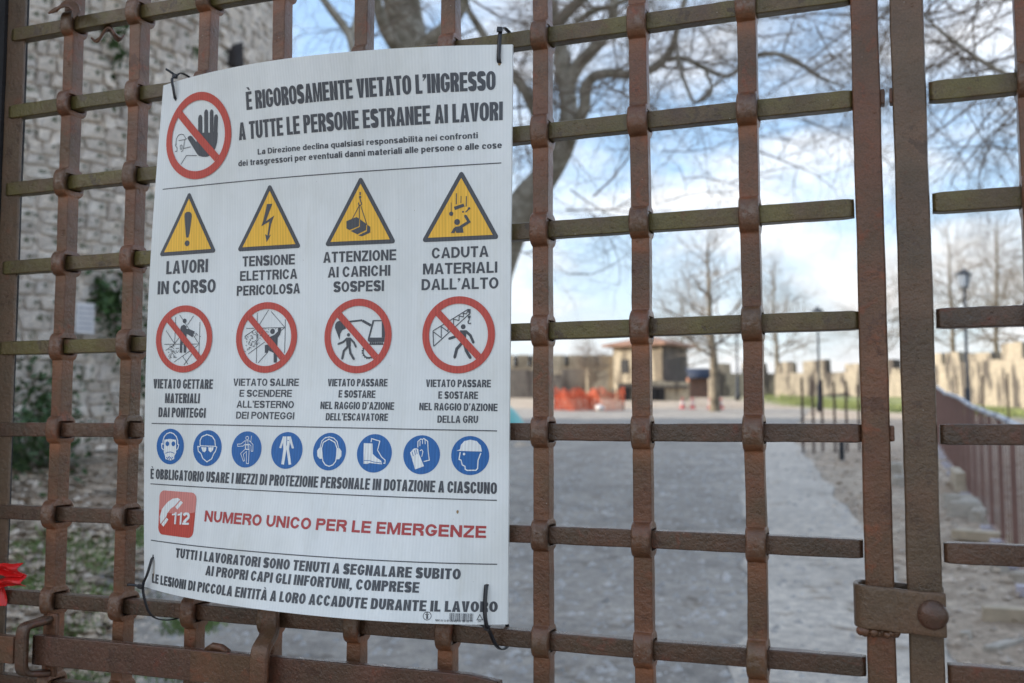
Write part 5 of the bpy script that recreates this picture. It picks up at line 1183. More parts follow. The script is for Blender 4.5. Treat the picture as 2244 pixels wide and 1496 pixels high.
def wallrun(parent, name, pts, z0, z1, th, mat, rnd=None, top_j=0.0, step=1.2):
    """upright slab between plan points; uneven top"""
    mb = MB()
    for (a, b) in zip(pts[:-1], pts[1:]):
        a, b = Vector(a), Vector(b); L_ = (b - a).length; d = (b - a) / L_; nrm = Vector((-d.y, d.x)); k = max(1, int(L_ / step))
        for i in range(k):
            p = a + d * (L_ * i / k); q = a + d * (L_ * (i + 1) / k); zt = z1 + (top_j * (rnd.random() - .5) if rnd else 0)
            c_ = (p + q) / 2; mb.box((c_.x, c_.y, (z0 + zt) / 2), (L_ / k + .002, th, zt - z0), rz=math.atan2(d.y, d.x))
    return mb.build(name, mat, parent)
def pl2(px, u):
    v = (px - 1122) / 2220.4 * u; p = FH * u + RH * v; return (p.x, p.y + CAMY)
rm = thing('rampart_wall', 'long sunlit stone rampart with broken crenellations behind the right half of the gate', 'wall', (*pl2(1900, 52), 2.8))
line = [pl2(1552, 60), pl2(1700, 60), pl2(1850, 57), pl2(2000, 53), pl2(2130, 48), pl2(2300, 43), pl2(2600, 38)]
wallrun(rm, 'curtain', line, 1.8, 4.30, .8, M['rampart'], rnd, .12, 2.0)
mi = 0
for (a, b) in zip(line[:-1], line[1:]):
    a, b = Vector(a), Vector(b); L_ = (b - a).length; d = (b - a) / L_; s = .3
    while s < L_ - 1.2:
        wdt = .95 + .5 * rnd.random(); h_ = .40 + .35 * rnd.random(); c_ = a + d * (s + wdt / 2)
        MB().box((c_.x, c_.y, 4.30 + h_ / 2 - .04), (wdt, .62, h_), rz=math.atan2(d.y, d.x), jit=.08, rnd=rnd).build('merlon', M['rampart'], rm); s += wdt + .35 + .45 * rnd.random()
rp = thing('crenellated_wall', 'lower cream battlement with dark embrasures left of the guard house', 'wall', (*pl2(1230, 57), 2.8))
ya, yb = pl2(960, 57), pl2(1348, 57)
wallrun(rp, 'parapet', [ya, yb], 1.8, 4.62, .6, M['rampart2'], rnd, .0, 3)
dA = (Vector(yb) - Vector(ya)); Lw = dA.length; dA /= Lw; ang = math.atan2(dA.y, dA.x); nA = Vector((dA.y, -dA.x))
if nA.dot(Vector((0, -1))) < 0: nA = -nA
for px_ in (1010, 1048, 1090, 1130, 1162, 1203, 1242, 1283, 1308):
    c_ = Vector(pl2(px_, 56.6)); MB().box((c_.x, c_.y, 4.92 - .05), (.19, .10, .60), rz=ang).build('embrasure', M['void_black'], rp)  # black boxes paint the shade of the openings
s = 0
for px0, px1 in [(965, 1004), (1014, 1043), (1053, 1085), (1095, 1125), (1134, 1158), (1166, 1198), (1208, 1237), (1247, 1278), (1287, 1303), (1313, 1346)]:
    a_, b_ = Vector(pl2(px0, 57)), Vector(pl2(px1, 57)); c_ = (a_ + b_) / 2
    MB().box((c_.x, c_.y, 4.62 + .30), ((b_ - a_).length, .5, .60), rz=ang, jit=.04, rnd=rnd).build('merlon', M['rampart2'], rp)
lw = thing('terrace_wall', 'retaining wall coloured as in shade below the cream battlement', 'wall', (*pl2(1200, 52), 2.5))
wallrun(lw, 'wall', [pl2(930, 52), pl2(1282, 52)], 1.9, 4.02, .5, M['darkwall'], rnd, .35, 1.1)  # shade of the lower rampart painted into its stone colour
for k_, (p0, p1, z0_, z1_) in enumerate([(1286, 1330, 2.3, 3.9), (1338, 1366, 2.3, 3.3)]):
    wallrun(lw, 'buttress', [pl2(p0, 51.5), pl2(p1, 51.5)], z0_, z1_, .6, M['rampart2'], rnd, .5, .8)
# guard house
def quad_box(parent, name, c, d, rz, mat, jit=0): return MB().box(c, d, rz=rz, jit=jit, rnd=rnd).build(name, mat, parent)
M['roof'] = plain('clay_tiles', (.29, .165, .115), .85, 0, .3, 3); M['dark_tone'] = plain('dark_trim_and_shade', (.11, .095, .085), .9, 0, .3, 2); M['cream'] = wall_mat('cream_plaster', (.50, .43, .32), (.24, .20, .15))
hx, hy = pl2(1425, 56); ghs = thing('guard_house', 'small square guard house with a low red tiled roof and one side painted as in shade', 'house', (hx, hy, 2.7))
rz_ = YAW - .62
quad_box(ghs, 'wall', (hx, hy, 4.05), (3.0, 3.0, 3.1), rz_, M['cream'])
ex = Vector((math.cos(rz_), math.sin(rz_), 0)); ey = Vector((-math.sin(rz_), math.cos(rz_), 0)); C0 = Vector((hx, hy, 0))
q = C0 + ex * 1.53 + Vector((0, 0, 4.05)); quad_box(ghs, 'shaded_side', tuple(q), (.08, 2.9, 3.08), rz_, M['dark_tone'])  # added panel, the unlit side of the house painted dark
q = C0 - ey * 1.51 + ex * .45 + Vector((0, 0, 4.5)); quad_box(ghs, 'window', tuple(q), (.55, .06, .75), rz_, M['void_black'])
q = C0 - ey * 1.51 - ex * .75 + Vector((0, 0, 4.5)); quad_box(ghs, 'window', tuple(q), (.45, .06, .75), rz_, M['void_black'])
mb = MB(); vs = []
for sx, sy in ((-1, -1), (1, -1), (1, 1), (-1, 1)): vs.append(C0 + ex * sx * 1.95 + ey * sy * 1.95 + Vector((0, 0, 5.58)))
for sx, sy in ((-1, -1), (1, -1), (1, 1), (-1, 1)): vs.append(C0 + ex * sx * 1.95 + ey * sy * 1.95 + Vector((0, 0, 5.70)))
vs.append(C0 + Vector((0, 0, 6.25))); mb.add(vs, [(0, 3, 2, 1), (0, 1, 5, 4), (1, 2, 6, 5), (2, 3, 7, 6), (3, 0, 4, 7), (4, 5, 8), (5, 6, 8), (6, 7, 8), (7, 4, 8)]); mb.build('roof', M['roof'], ghs)
wi = thing('low_outbuilding', 'low cream outbuilding with dark doorways beneath the guard house', 'building', (*pl2(1400, 50), 2.4))
wallrun(wi, 'wall', [pl2(1350, 50), pl2(1508, 50)], 1.9, 3.42, .6, M['cream'], rnd, .25, .9)
for px_ in (1372, 1433, 1447): c_ = pl2(px_, 49.62); quad_box(wi, 'doorway', (c_[0], c_[1], 2.75), (.42, .12, 1.0), YAW, M['void_black'])
c_ = pl2(1430, 49.7); quad_box(wi, 'ledge', (c_[0], c_[1], 3.20), (3.4, .35, .12), YAW, M['dark_tone'])
ki = thing('kiosk', 'small wooden kiosk with a rounded dark blue canopy beside the bare tree', 'kiosk', (*pl2(1525, 53), 2.6))
c_ = pl2(1528, 53); quad_box(ki, 'slatted_front', (c_[0], c_[1], 3.20), (1.0, .7, 1.2), YAW, plain('red_brown_boards', (.34, .16, .10), .8, 0, .25, 5))
for k in range(7):
    q = Vector((c_[0], c_[1], 3.2)) + RH * (-.42 + .14 * k) - FH * .38; quad_box(ki, 'board', tuple(q), (.07, .04, 1.2), YAW, M['dark_tone'])
mb = MB(); vs = []; n_ = 9
for e in (-.62, .62):
    for k in range(n_ + 1):
        a = math.pi * .5 * k / n_; q = Vector((c_[0], c_[1], 3.72)) + RH * e - FH * (.9 * math.cos(a) - .2) + Vector((0, 0, .55 * math.sin(a))); vs.append(q)
fs = [(k, k + 1, n_ + 2 + k, n_ + 1 + k) for k in range(n_)]; mb.add(vs, fs); o = mb.build('canopy', plain('navy_canvas', (.022, .032, .06), .7), ki, True); md = o.modifiers.new('t', 'SOLIDIFY'); md.thickness = .03
# orange site netting
nt_ = thing('site_netting', 'sagging orange plastic site netting below the battlement', 'netting', (*pl2(1270, 42), 2.1))
M['orange'] = plain('orange_plastic', (.62, .11, .04), .6, 0, .2, 3); M['pole'] = plain('rusty_brown_steel', (.060, .032, .028), .6, .2, .3, 30); M['navy'] = plain('dark_painted_steel', (.020, .024, .032), .5, .1, .2, 10)
def netrun(p0, p1, uu, z0f, z1f, off, sag):
    mb = MB(); nx, nz = 64, 13; P = []
    for i in range(nx + 1):
        k = i / nx; px_ = p0 + (p1 - p0) * k; col = []
        for j in range(nz + 1):
            w_ = j / nz; x, y = pl2(px_, uu + .25 * math.sin(k * 15 + w_ * 2 + off)); zb = ground_h(x, y) + z0f; zt = ground_h(x, y) + z1f - sag * math.sin(k * math.pi * 3 + off) ** 2
            col.append(Vector((x, y, zb + (zt - zb) * w_)))
        P.append(col)
    for i in range(nx + 1):
        if i % 1 == 0: mb.tube(P[i], .009, 3, False)
    for j in range(nz + 1): mb.tube([P[i][j] for i in range(nx + 1)], .013, 3, False)
    return mb
o = netrun(1212, 1368, 42, .02, .98, 0, .25).build('net', M['orange'], nt_); o = netrun(1214, 1312, 42.5, .02, .92, 1.1, .3).build('net', M['orange'], nt_); 
for k, px_ in enumerate((1213, 1262, 1312, 1366)):
    x, y = pl2(px_, 42.1); z_ = ground_h(x, y); MB().tube([(x, y, z_ - .1), (x, y, z_ + 1.1)], .025, 6).build('stake', M['pole'], nt_)
# white sack in the net
x, y = pl2(1314, 41.3); z_ = ground_h(x, y); bm = bmesh.new(); bmesh.ops.create_icosphere(bm, subdivisions=3, radius=.20)
for v in bm.verts: v.co.z *= .7; v.co *= 1 + .25 * noise.noise(v.co * 5); v.co += Vector((x, y, z_ + .16))
me = bpy.data.meshes.new('rubble_sack'); bm.to_mesh(me); bm.free(); o = addmesh('rubble_sack', me, plain('white_sack', (.62, .58, .56), .8, 0, .15, 6), None, True); prop(o, 'pale rubble sack lying against the orange netting', 'sack')
# teal sheet over the soil heap
rows = []
for i in range(9):
    row = []
    for j in range(13):
        u_ = 23.0 + i * .18; px_ = 1030 + 120 * j / 12; v_ = (px_ - 1122) / 2220.4 * u_; q = WP(u_, v_); row.append((q[0], q[1], q[2] + .10 + .40 * math.sin(min(1, i / 4) * math.pi / 2) * (1 - (j / 12) ** 5) + .04 * hn(i * .6, j * .5, 2, 1.3)))
    rows.append(row)
o = sheet('tarpaulin', rows, .012, plain('teal_sheet', (.12, .42, .40), .45, 0, .2, 2, .3, 6), None); prop(o, 'teal plastic sheet thrown over a soil heap at the right edge of the sign', 'tarpaulin')
# traffic cones
def cone(px_, u_, lab):
    x, y = pl2(px_, u_); z_ = ground_h(x, y); t_ = thing('traffic_cone', lab, 'traffic cone', (x, y, z_), 'red and white cones along the road end')
    MB().box((x, y, z_ + .02), (.30, .30, .04)).build('base', M['orangered'], t_)
    for k, (a_, b_, mt) in enumerate(((.04, .20, 'orangered'), (.20, .34, 'whitep'), (.34, .50, 'orangered'))):
        MB().tube([(x, y, z_ + a_), (x, y, z_ + b_)], [.12 - a_ * .18, .12 - b_ * .18], 12, k == 2).build('band', M[mt], t_, True)
M['orangered'] = plain('cone_red', (.42, .10, .10), .6); M['whitep'] = plain('cone_white', (.50, .45, .45), .6)
for px_, lab in ((1495, 'leftmost of the four small cones at the far road edge'), (1517, 'second small cone from the left at the far road edge'), (1555, 'third small cone from the left, in front of the bare tree'), (1579, 'rightmost of the four small cones, right of the bare tree trunk')): cone(px_, 43.5, lab)

# ---------------------------------------------------------------- street lamps
def lamp(px_, u_, zt, lab, s=1.0):
    x, y = pl2(px_, u_); z0 = ground_h(x, y); t_ = thing('street_lamp', lab, 'street lamp', (x, y, z0), 'lantern street lamps')
    MB().tube([(x, y, z0 - .1), (x, y, z0 + .35), (x, y, z0 + .38), (x, y, z0 + 1.1), (x, y, z0 + 1.13), (x, y, zt - .62)], [.13, .12, .09, .08, .05, .04], 12).build('pole', M['navy'], t_, True)
    ln = MB().tube([(x, y, zt - .62), (x, y, zt - .60), (x, y, zt - .56)], [.10, .13, .13], 6).build('lantern_base', M['navy'], t_)
    MB().tube([(x, y, zt - .56), (x, y, zt - .20)], [.115, .20], 6).build('lantern_glass', M['lglass'], t_)
    for k in range(6):
        a = 2 * math.pi * k / 6; MB().tube([(x + .12 * math.cos(a), y + .12 * math.sin(a), zt - .56), (x + .205 * math.cos(a), y + .205 * math.sin(a), zt - .20)], .012, 4).build('glazing_bar', M['navy'], t_)
    MB().tube([(x, y, zt - .20), (x, y, zt - .17), (x, y, zt - .06), (x, y, zt - .04), (x, y, zt + .06)], [.25, .25, .08, .03, .015], 12).build('lantern_roof', M['navy'], t_)
M['lglass'] = plain('frosted_lamp_glass', (.35, .40, .47), .2)
lamp(2120, 30, 6.12, 'nearest lantern street lamp on a dark pole, behind the right leaf')
lamp(1795, 41, 6.20, 'smaller lantern street lamp behind the rightmost cells of the left leaf')
lamp(1616, 50, 6.35, 'farthest street lamp, thin pole rising beside the bare tree')
# row of thin iron stakes
for k, (px_, h_, lab) in enumerate([(1757, 1.50, 'leftmost'), (1780, 1.45, 'second from the left'), (1800, 1.46, 'third from the left, darkest'), (1827, 1.42, 'fourth from the left'), (1853, 1.42, 'fifth from the left'), (1880, 1.35, 'rightmost')]):
    x, y = pl2(px_, 20 + .12 * k); z_ = ground_h(x, y)
    o = MB().tube([(x, y, z_ - .1), (x, y, z_ + h_)], .024, 8).build('iron_stake', M['pole']); prop(o, 'upright rusty stake beyond the path, %s of the row' % lab, 'stake', 'row of rusty stakes')
x, y = pl2(1841, 18.6); z_ = ground_h(x, y); o = MB().tube([(x, y, z_), (x, y, z_ + .34), (x, y, z_ + .40)], [.05, .05, .02], 10).build('bollard', M['navy']); prop(o, 'short black bollard in front of the row of rusty stakes', 'bollard')
for k, (px_, u_, h_) in enumerate([(2153, 26, 1.5), (2208, 24, 1.6), (2098, 30, 1.5)]):
    x, y = pl2(px_, u_); z_ = ground_h(x, y); o = MB().tube([(x, y, z_ - .1), (x, y, z_ + h_)], .024, 8).build('iron_stake', M['pole'])
    prop(o, ['thin post just right of the nearest street lamp', 'thin post at the right edge behind the railing top', 'thin post just left of the nearest street lamp'][k], 'stake', 'posts behind the railing')

# ---------------------------------------------------------------- brown railing on the right
M['rail'] = plain('brown_painted_steel', (.215, .120, .098), .5, .0, .15, 10); M['railtop'] = plain('rail_highlight_grey', (.42, .45, .52), .35, .1, .1, 10); M['plate'] = plain('pale_plate', (.55, .53, .60), .5)  # top rail takes its blue-grey highlight as a painted colour
fe = thing('railing', 'long brown steel railing with close bars running down towards the right', 'railing', WP(13, 5.8))
def fpt(s): # s in metres along from the far end
    u_ = 22.5 - .9395 * s; v_ = 9.35 - .348 * s; return u_, v_
rnd2 = random.Random(9)
tops = []
for i in range(19):
    u_, v_ = fpt(i); p = Vector(WP(u_, v_)); hh = 1.26 - .006 * i
    MB().box((p.x, p.y, p.z + hh / 2), (.038, .038, hh), rz=YAW + 1.22).build('post', M['rail'], fe)
    MB().box((p.x - RH.x * .05, p.y - RH.y * .05, p.z + .04), (.13, .13, .07), rz=YAW + 1.22).build('base_plate', M['plate'], fe)
    tops.append(p + Vector((0, 0, hh + .02)))
for i in range(18):
    a_, b_ = tops[i], tops[i + 1]; MB().tube([a_, b_], .028, 8).build('top_rail', M['railtop'], fe, True)
    MB().tube([a_ - Vector((0, 0, 1.12)), b_ - Vector((0, 0, 1.12))], .016, 6).build('bottom_rail', M['rail'], fe)
cnt = 0
for i in range(18):
    for k in range(1, 5):
        s = i + k / 5; u_, v_ = fpt(s); p = WP(u_, v_); f = k / 5; zt = tops[i].z * (1 - f) + tops[i + 1].z * f
        o = MB().box((p[0], p[1], (p[2] + .12 + zt) / 2), (.020, .010, zt - p[2] - .12), rz=YAW + 1.22).build('bar', M['rail'], fe); cnt += 1
# timber and stones on the bare ground at right
M['wood'] = plain('raw_timber', (.50, .42, .31), .75, 0, .18, 12); M['block'] = plain('pale_block', (.46, .42, .36), .9, 0, .25, 8)
def plank(px0, py0, u0, px1, u1, sec, lab, mat, dz=.0):
    x0, y0 = pl2(px0, u0); x1, y1 = pl2(px1, u1); z0 = ground_h(x0, y0) + dz; z1 = ground_h(x1, y1) + dz; c_ = ((x0 + x1) / 2, (y0 + y1) / 2, (z0 + z1) / 2 + sec[1] / 2)
    o = MB().box(c_, (math.hypot(x1 - x0, y1 - y0), sec[0], sec[1]), rz=math.atan2(y1 - y0, x1 - x0), jit=.012, rnd=rnd2).build('timber_plank', mat, None, bevel=.004); prop(o, lab, 'plank', 'timber offcuts on the bare ground')
plank(2135, 0, 6.75, 2330, 6.6, (.10, .085), 'squared timber lying at the lower right edge', M['wood'])
plank(2082, 0, 9.9, 2200, 9.5, (.16, .09), 'pale timber board on the ground behind the right leaf', M['wood'], .02)
plank(2150, 0, 6.0, 2212, 6.25, (.07, .02), 'thin pale offcut among stones at the lower right', M['block'])
plank(2085, 0, 14.8, 2098, 13.2, (.12, .26), 'upright yellowish timber leaning at the railing foot', M['wood'])
for k, (px_, u_, s_) in enumerate([(2092, 12.3, .26), (2125, 12.0, .24), (2118, 11.4, .30), (2150, 11.0, .22), (1858, 6.9, .05), (2148, 5.95, .05), (2098, 6.3, .06), (1920, 8.4, .07), (2175, 8.3, .10), (2225, 7.9, .12), (2110, 8.7, .09), (1968, 14.5, .22), (1950, 16.2, .25)]):
    x, y = pl2(px_, u_); o = bpy.data.objects.new('loose_stone', protos[k % 6].copy()); COL.objects.link(o); o.data.materials.clear(); o.data.materials.append(M['block']); o.location = (x, y, ground_h(x, y) + s_ * .28); o.scale = (s_ * 1.4, s_, s_ * .8); o.rotation_euler = (0, 0, k * 1.3)
    prop(o, ['pale block stacked at the railing foot, left of its pair', 'pale block stacked at the railing foot, right of its pair', 'largest pale block in front of the pair at the railing foot', 'squarish pale stone nearest the railing bars', 'tiny pale stone lying in the gap between the two stiles', 'small pale stone beside the thin offcut at lower right', 'small pale stone just right of the clamp rivet', 'small pale stone seen between the stiles above the clamp', 'flat pale stone behind the squared timber', 'rounded pale stone at the right edge under the railing', 'small pale stone left of the pale timber board', 'pale stone beyond the clamp, near the row of stakes', 'farthest pale stone beside the path, near the bollard'][k], 'stone', 'loose stones on the bare ground')

# ---------------------------------------------------------------- trees
def bark(name, c1, c2, c3):
    m, t, b = mat_new(name); c = coords(t); n = tex_noise(t, 3.0, 5, .6, c, .6); n2 = tex_noise(t, 22, 5, .65, c)
    a = ramp(t, n.outputs['Fac'], [(.38, c1), (.5, c2), (.62, c3)]).outputs[0]
    a = mixrgb(t, 1.0, a, ramp(t, n2.outputs['Fac'], [(.3, (.72, .72, .72)), (.7, (1.2, 1.2, 1.2))]).outputs[0], 'MULTIPLY')
    t.links.new(a, b.inputs['Base Color']); b.inputs['Roughness'].default_value = .85; bump(t, b, n2.outputs['Fac'], .6, .02); return m
M['plane_bark'] = bark('mottled_plane_bark', (.19, .165, .115), (.32, .29, .23), (.47, .43, .36)); M['twig'] = plain('brown_twigs', (.20, .155, .115), .85, 0, .3, 5); M['twig2'] = plain('pale_twigs', (.20, .165, .13), .85, 0, .3, 5)
def twigs(mb, p, d, L_, r, depth, rnd, droop=0.0, seg=4, nch=3, spread=.75):
    pts = [Vector(p)]; rads = [r]; dd = Vector(d).normalized()
    for i in range(seg):
        dd = (dd + Vector((rnd.gauss(0, .17), rnd.gauss(0, .17), rnd.gauss(0, .17) + droop))).normalized(); pts.append(pts[-1] + dd * (L_ / seg)); rads.append(r * (1 - .62 * (i + 1) / seg))
    mb.tube(pts, rads, 4 if r > .012 else 3, False)
    if depth <= 0: return
    for i in range(1, seg + 1):
        for _ in range(nch if i == seg else (1 if rnd.random() < .8 else 2)):
            side = Vector((rnd.gauss(0, 1), rnd.gauss(0, 1), rnd.gauss(0, 1) + .15)).normalized(); nd = (dd * (1 - spread * .45) + side * spread).normalized()
            twigs(mb, pts[i], nd, L_ * (.50 + .28 * rnd.random()), rads[i] * .68, depth - 1, rnd, droop, seg, nch - (1 if rnd.random() < .5 else 0) or 1, spread)
tr = thing('plane_tree', 'large mottled plane tree whose forked trunk rises behind the sign', 'tree', (-6.062, 12.612, 1.746))
T1 = random.Random(21)
LIMBS = [
 ([(-6.111, 12.807, 1.713), (-5.908, 12.671, 2.692), (-5.643, 12.558, 3.485), (-5.351, 12.456, 4.128), (-5.033, 12.363, 4.625), (-4.629, 12.304, 5.076), (-4.304, 12.214, 5.517), (-4.255, 12.233, 5.976), (-4.301, 12.215, 6.437), (-4.378, 12.186, 6.967), (-4.479, 12.147, 7.433), (-4.652, 12.295, 8.264), (-4.844, 12.650, 9.651)], [.45, .36, .32, .29, .25, .20, .155, .13, .12, .11, .095, .08, .04], 'trunk'),
 ([(-4.290, 12.219, 6.239), (-4.126, 12.175, 6.534), (-3.929, 12.143, 6.707), (-3.734, 12.111, 6.865), (-3.575, 12.064, 7.073), (-3.492, 11.882, 7.312), (-3.395, 11.705, 7.796), (-3.265, 11.540, 8.392)], [.105, .095, .085, .08, .072, .066, .05, .03], 'limb'),
 ([(-4.317, 12.209, 5.386), (-4.064, 12.091, 5.732), (-3.957, 12.025, 5.947), (-3.909, 11.936, 6.171), (-3.758, 11.887, 6.290), (-3.528, 11.868, 6.294), (-3.248, 11.761, 6.205), (-2.946, 11.662, 6.203), (-2.755, 11.628, 6.302), (-2.621, 11.572, 6.460), (-2.549, 11.493, 6.651), (-2.437, 11.429, 6.972), (-2.303, 11.373, 7.468)], [.10, .085, .08, .078, .07, .066, .062, .060, .058, .05, .042, .035, .02], 'limb'),
 ([(-2.755, 11.628, 6.302), (-2.466, 11.525, 6.242), (-2.204, 11.518, 6.074), (-1.876, 11.429, 5.916), (-1.527, 11.349, 6.106), (-1.140, 11.283, 6.004), (-0.827, 11.295, 5.743), (-0.519, 11.306, 5.569)], [.04, .032, .028, .027, .03, .026, .02, .012], 'limb'),
 ([(-4.395, 12.179, 7.233), (-4.104, 11.862, 7.267), (-3.810, 11.760, 7.440), (-3.522, 11.656, 7.669)], [.09, .08, .07, .05], 'limb'),
 ([(-3.915, 11.506, 6.925), (-3.642, 11.396, 6.993), (-3.352, 11.293, 6.983), (-3.037, 11.199, 7.032)], [.045, .04, .035, .03], 'limb'),
 ([(-4.785, 12.458, 5.965), (-4.973, 12.493, 6.370), (-5.177, 12.522, 6.657), (-5.490, 12.617, 7.062), (-5.824, 12.703, 7.562), (-6.233, 12.761, 8.221)], [.09, .08, .075, .065, .055, .04], 'limb'),
 ([(-5.624, 12.565, 3.485), (-6.138, 12.583, 5.028), (-6.617, 12.614, 6.349), (-6.930, 12.602, 7.318), (-7.086, 12.649, 7.941), (-7.233, 12.700, 8.872), (-7.427, 12.733, 10.201)], [.34, .33, .32, .31, .30, .28, .16], 'limb'),
 ([(-6.928, 12.602, 7.101), (-6.523, 12.436, 7.313), (-6.226, 12.335, 7.441), (-5.948, 12.228, 7.682), (-5.718, 12.101, 8.081)], [.17, .15, .13, .10, .08], 'limb'),
 ([(-6.962, 12.589, 7.173), (-7.041, 12.238, 7.335), (-7.103, 12.000, 7.554), (-7.112, 11.782, 7.891), (-7.095, 11.575, 8.288)], [.13, .11, .09, .08, .06], 'limb'),
 ([(-7.095, 11.147, 6.702), (-7.140, 11.129, 7.000), (-7.239, 11.091, 7.200), (-7.387, 11.035, 7.400), (-7.560, 10.969, 7.667), (-7.747, 10.897, 7.968)], [.045, .055, .06, .055, .05, .04], 'limb'),
 ([(-7.140, 11.129, 6.967), (-7.112, 11.354, 7.516), (-7.111, 11.676, 8.195)], [.05, .06, .07], 'limb'),
 ([(-2.204, 11.518, 6.074), (-2.127, 11.547, 5.777), (-2.273, 11.384, 5.591)], [.022, .018, .012], 'limb'),
 ([(-2.574, 11.484, 6.410), (-2.492, 11.408, 6.074), (-2.405, 11.334, 5.803), (-2.300, 11.374, 5.597), (-2.092, 11.347, 5.770), (-1.876, 11.429, 5.945)], [.022, .024, .022, .02, .018, .014], 'limb'),
]
tw_mb = MB()
for pts, rads, nm in LIMBS:
    P = crv(pts, 4); rr = []
    for i in range(len(P)):
        k = i / 4; a_ = int(k); f = k - a_; rr.append(rads[a_] * (1 - f) + rads[min(a_ + 1, len(rads) - 1)] * f)
    rr = [r * (1 + .05 * hn(i * .7, r * 10, 0, 1)) for i, r in enumerate(rr)]
    MB().tube(P, rr, 14).build(nm, M['plane_bark'], tr, True)
    n_ = len(P)
    for i in range(2, n_):
        if rr[i] < .30 and T1.random() < (.15 if rr[i] > .09 else .3):
            z_ = P[i].z
            if z_ < 3.2: continue
            t_ = (P[min(i + 1, n_ - 1)] - P[i - 1]).normalized(); sd = Vector((T1.gauss(0, 1), T1.gauss(0, .6), T1.gauss(0, 1))).normalized()
            twigs(tw_mb, P[i], t_ * .3 + sd, 1.0 + .9 * T1.random(), min(.018, rr[i] * .4), 3, T1, -.02)
# hanging twigs that cross the sky right of the sign
for (p, d, L_, r) in [
    ((-3.375, 10.428, 4.290), (.8, 0, .25), 1.3, .016), ((-3.751, 10.712, 4.466), (.5, .1, -.5), 1.0, .013), ((-4.350, 10.697, 3.698), (.6, 0, .2), .9, .012), ((-4.511, 10.636, 3.756), (.7, .1, -.2), .7, .010),
    ((-1.964, 10.539, 5.012), (.8, 0, -.5), 1.1, .014), ((-2.284, 10.631, 6.519), (.6, 0, -.5), 1.4, .016), ((-1.897, 10.565, 6.215), (.8, 0, -.3), 1.4, .015), ((-1.467, 10.515, 6.299), (.7, 0, -.5), 1.4, .015),
    ((-1.231, 10.605, 5.758), (.8, 0, -.4), 1.2, .014), ((-0.767, 10.569, 6.057), (.5, 0, -.7), 1.2, .013), ((-1.446, 10.523, 4.687), (.8, 0, -.2), 1.0, .012), ((-2.692, 10.903, 5.359), (.7, 0, .2), 1.1, .012), ((-2.644, 10.921, 4.902), (.7, 0, -.2), 1.2, .012),
    ((-2.465, 11.418, 4.658), (.6, 0, -.1), 1.0, .010), ((-3.937, 11.283, 3.495), (.7, 0, -.25), 1.2, .010), ((-3.657, 11.390, 4.272), (.4, 0, -.8), 1.0, .012), ((-3.867, 10.882, 4.249), (.7, 0, .1), 1.2, .014), ((-2.599, 10.939, 4.278), (.7, 0, .2), 1.0, .010),
    ((-4.613, 11.239, 5.356), (-.2, 0, -.6), 1.0, .012), ((-3.422, 11.694, 5.665), (.4, 0, -.7), 1.1, .014), ((-1.867, 11.219, 4.505), (.6, 0, .3), 1.0, .010), ((-0.967, 10.920, 5.120), (.6, 0, -.5), 1.1, .012), ((-0.579, 10.640, 5.791), (.5, 0, -.3), 1.0, .012)]:
    twigs(tw_mb, Vector(p), Vector(d), L_, r * .85, 3, T1, -.03)
o = tw_mb.build('crown', M['twig'], tr); o['kind'] = 'stuff'
# second tree reaching in from the upper right
t2 = thing('overhanging_tree', 'bare tree leaning in from the upper right corner above the railing', 'tree', (3.189, 14.008, 1.438))
T2 = random.Random(5); mb = MB()
L2 = [([(3.189, 14.008, 1.438), (3.077, 13.537, 3.438), (2.847, 13.021, 5.073), (2.507, 12.463, 6.295), (2.044, 11.965, 7.388), (1.550, 11.562, 8.221)], [.24, .19, .16, .13, .09, .05]),
      ([(2.507, 12.463, 6.295), (1.858, 11.572, 6.324), (1.327, 10.941, 6.233), (0.792, 10.415, 6.180), (0.326, 9.916, 6.001), (-0.074, 9.549, 5.772)], [.07, .055, .045, .035, .025, .012]),
      ([(2.847, 13.021, 5.073), (2.092, 11.876, 5.274), (1.551, 11.241, 5.301), (1.046, 10.619, 5.367), (0.632, 10.247, 5.592), (0.320, 9.914, 5.806)], [.06, .045, .035, .028, .02, .01]),
      ([(2.044, 11.965, 7.388), (1.229, 11.118, 6.925), (0.623, 10.458, 6.477), (0.155, 10.064, 6.187)], [.06, .045, .03, .015])]
for pts, rads in L2:
    P = crv(pts, 4); rr = []
    for i in range(len(P)):
        k = i / 4; a_ = int(k); f = k - a_; rr.append(rads[a_] * (1 - f) + rads[min(a_ + 1, len(rads) - 1)] * f)
    MB().tube(P, rr, 10).build('limb' if rads[0] < .2 else 'trunk', M['plane_bark'], t2, True)
    for i in range(3, len(P)):
        if P[i].z > 3.6:
            for _ in range(1): twigs(mb, P[i], Vector((T2.gauss(-.35, .7), T2.gauss(0, .5), T2.gauss(-.25, .6))), .9 + .7 * T2.random(), .013, 2, T2, -.03)
for (p, d) in [((1.300, 10.717, 4.819), (-.8, 0, -.2)), ((1.318, 10.830, 4.999), (-.6, 0, -.5)), ((1.371, 11.065, 4.552), (-.8, 0, .1)), ((1.255, 10.485, 5.444), (-.9, 0, -.3)), ((0.910, 10.139, 4.985), (-.4, 0, -.3)), ((1.065, 10.199, 5.661), (-.8, 0, -.5)), ((0.612, 9.918, 5.429), (-.5, 0, -.6))]:
    twigs(mb, Vector(p), Vector(d), 1.0, .013, 3, T2, -.02)
o = mb.build('crown', M['twig'], t2); o['kind'] = 'stuff'
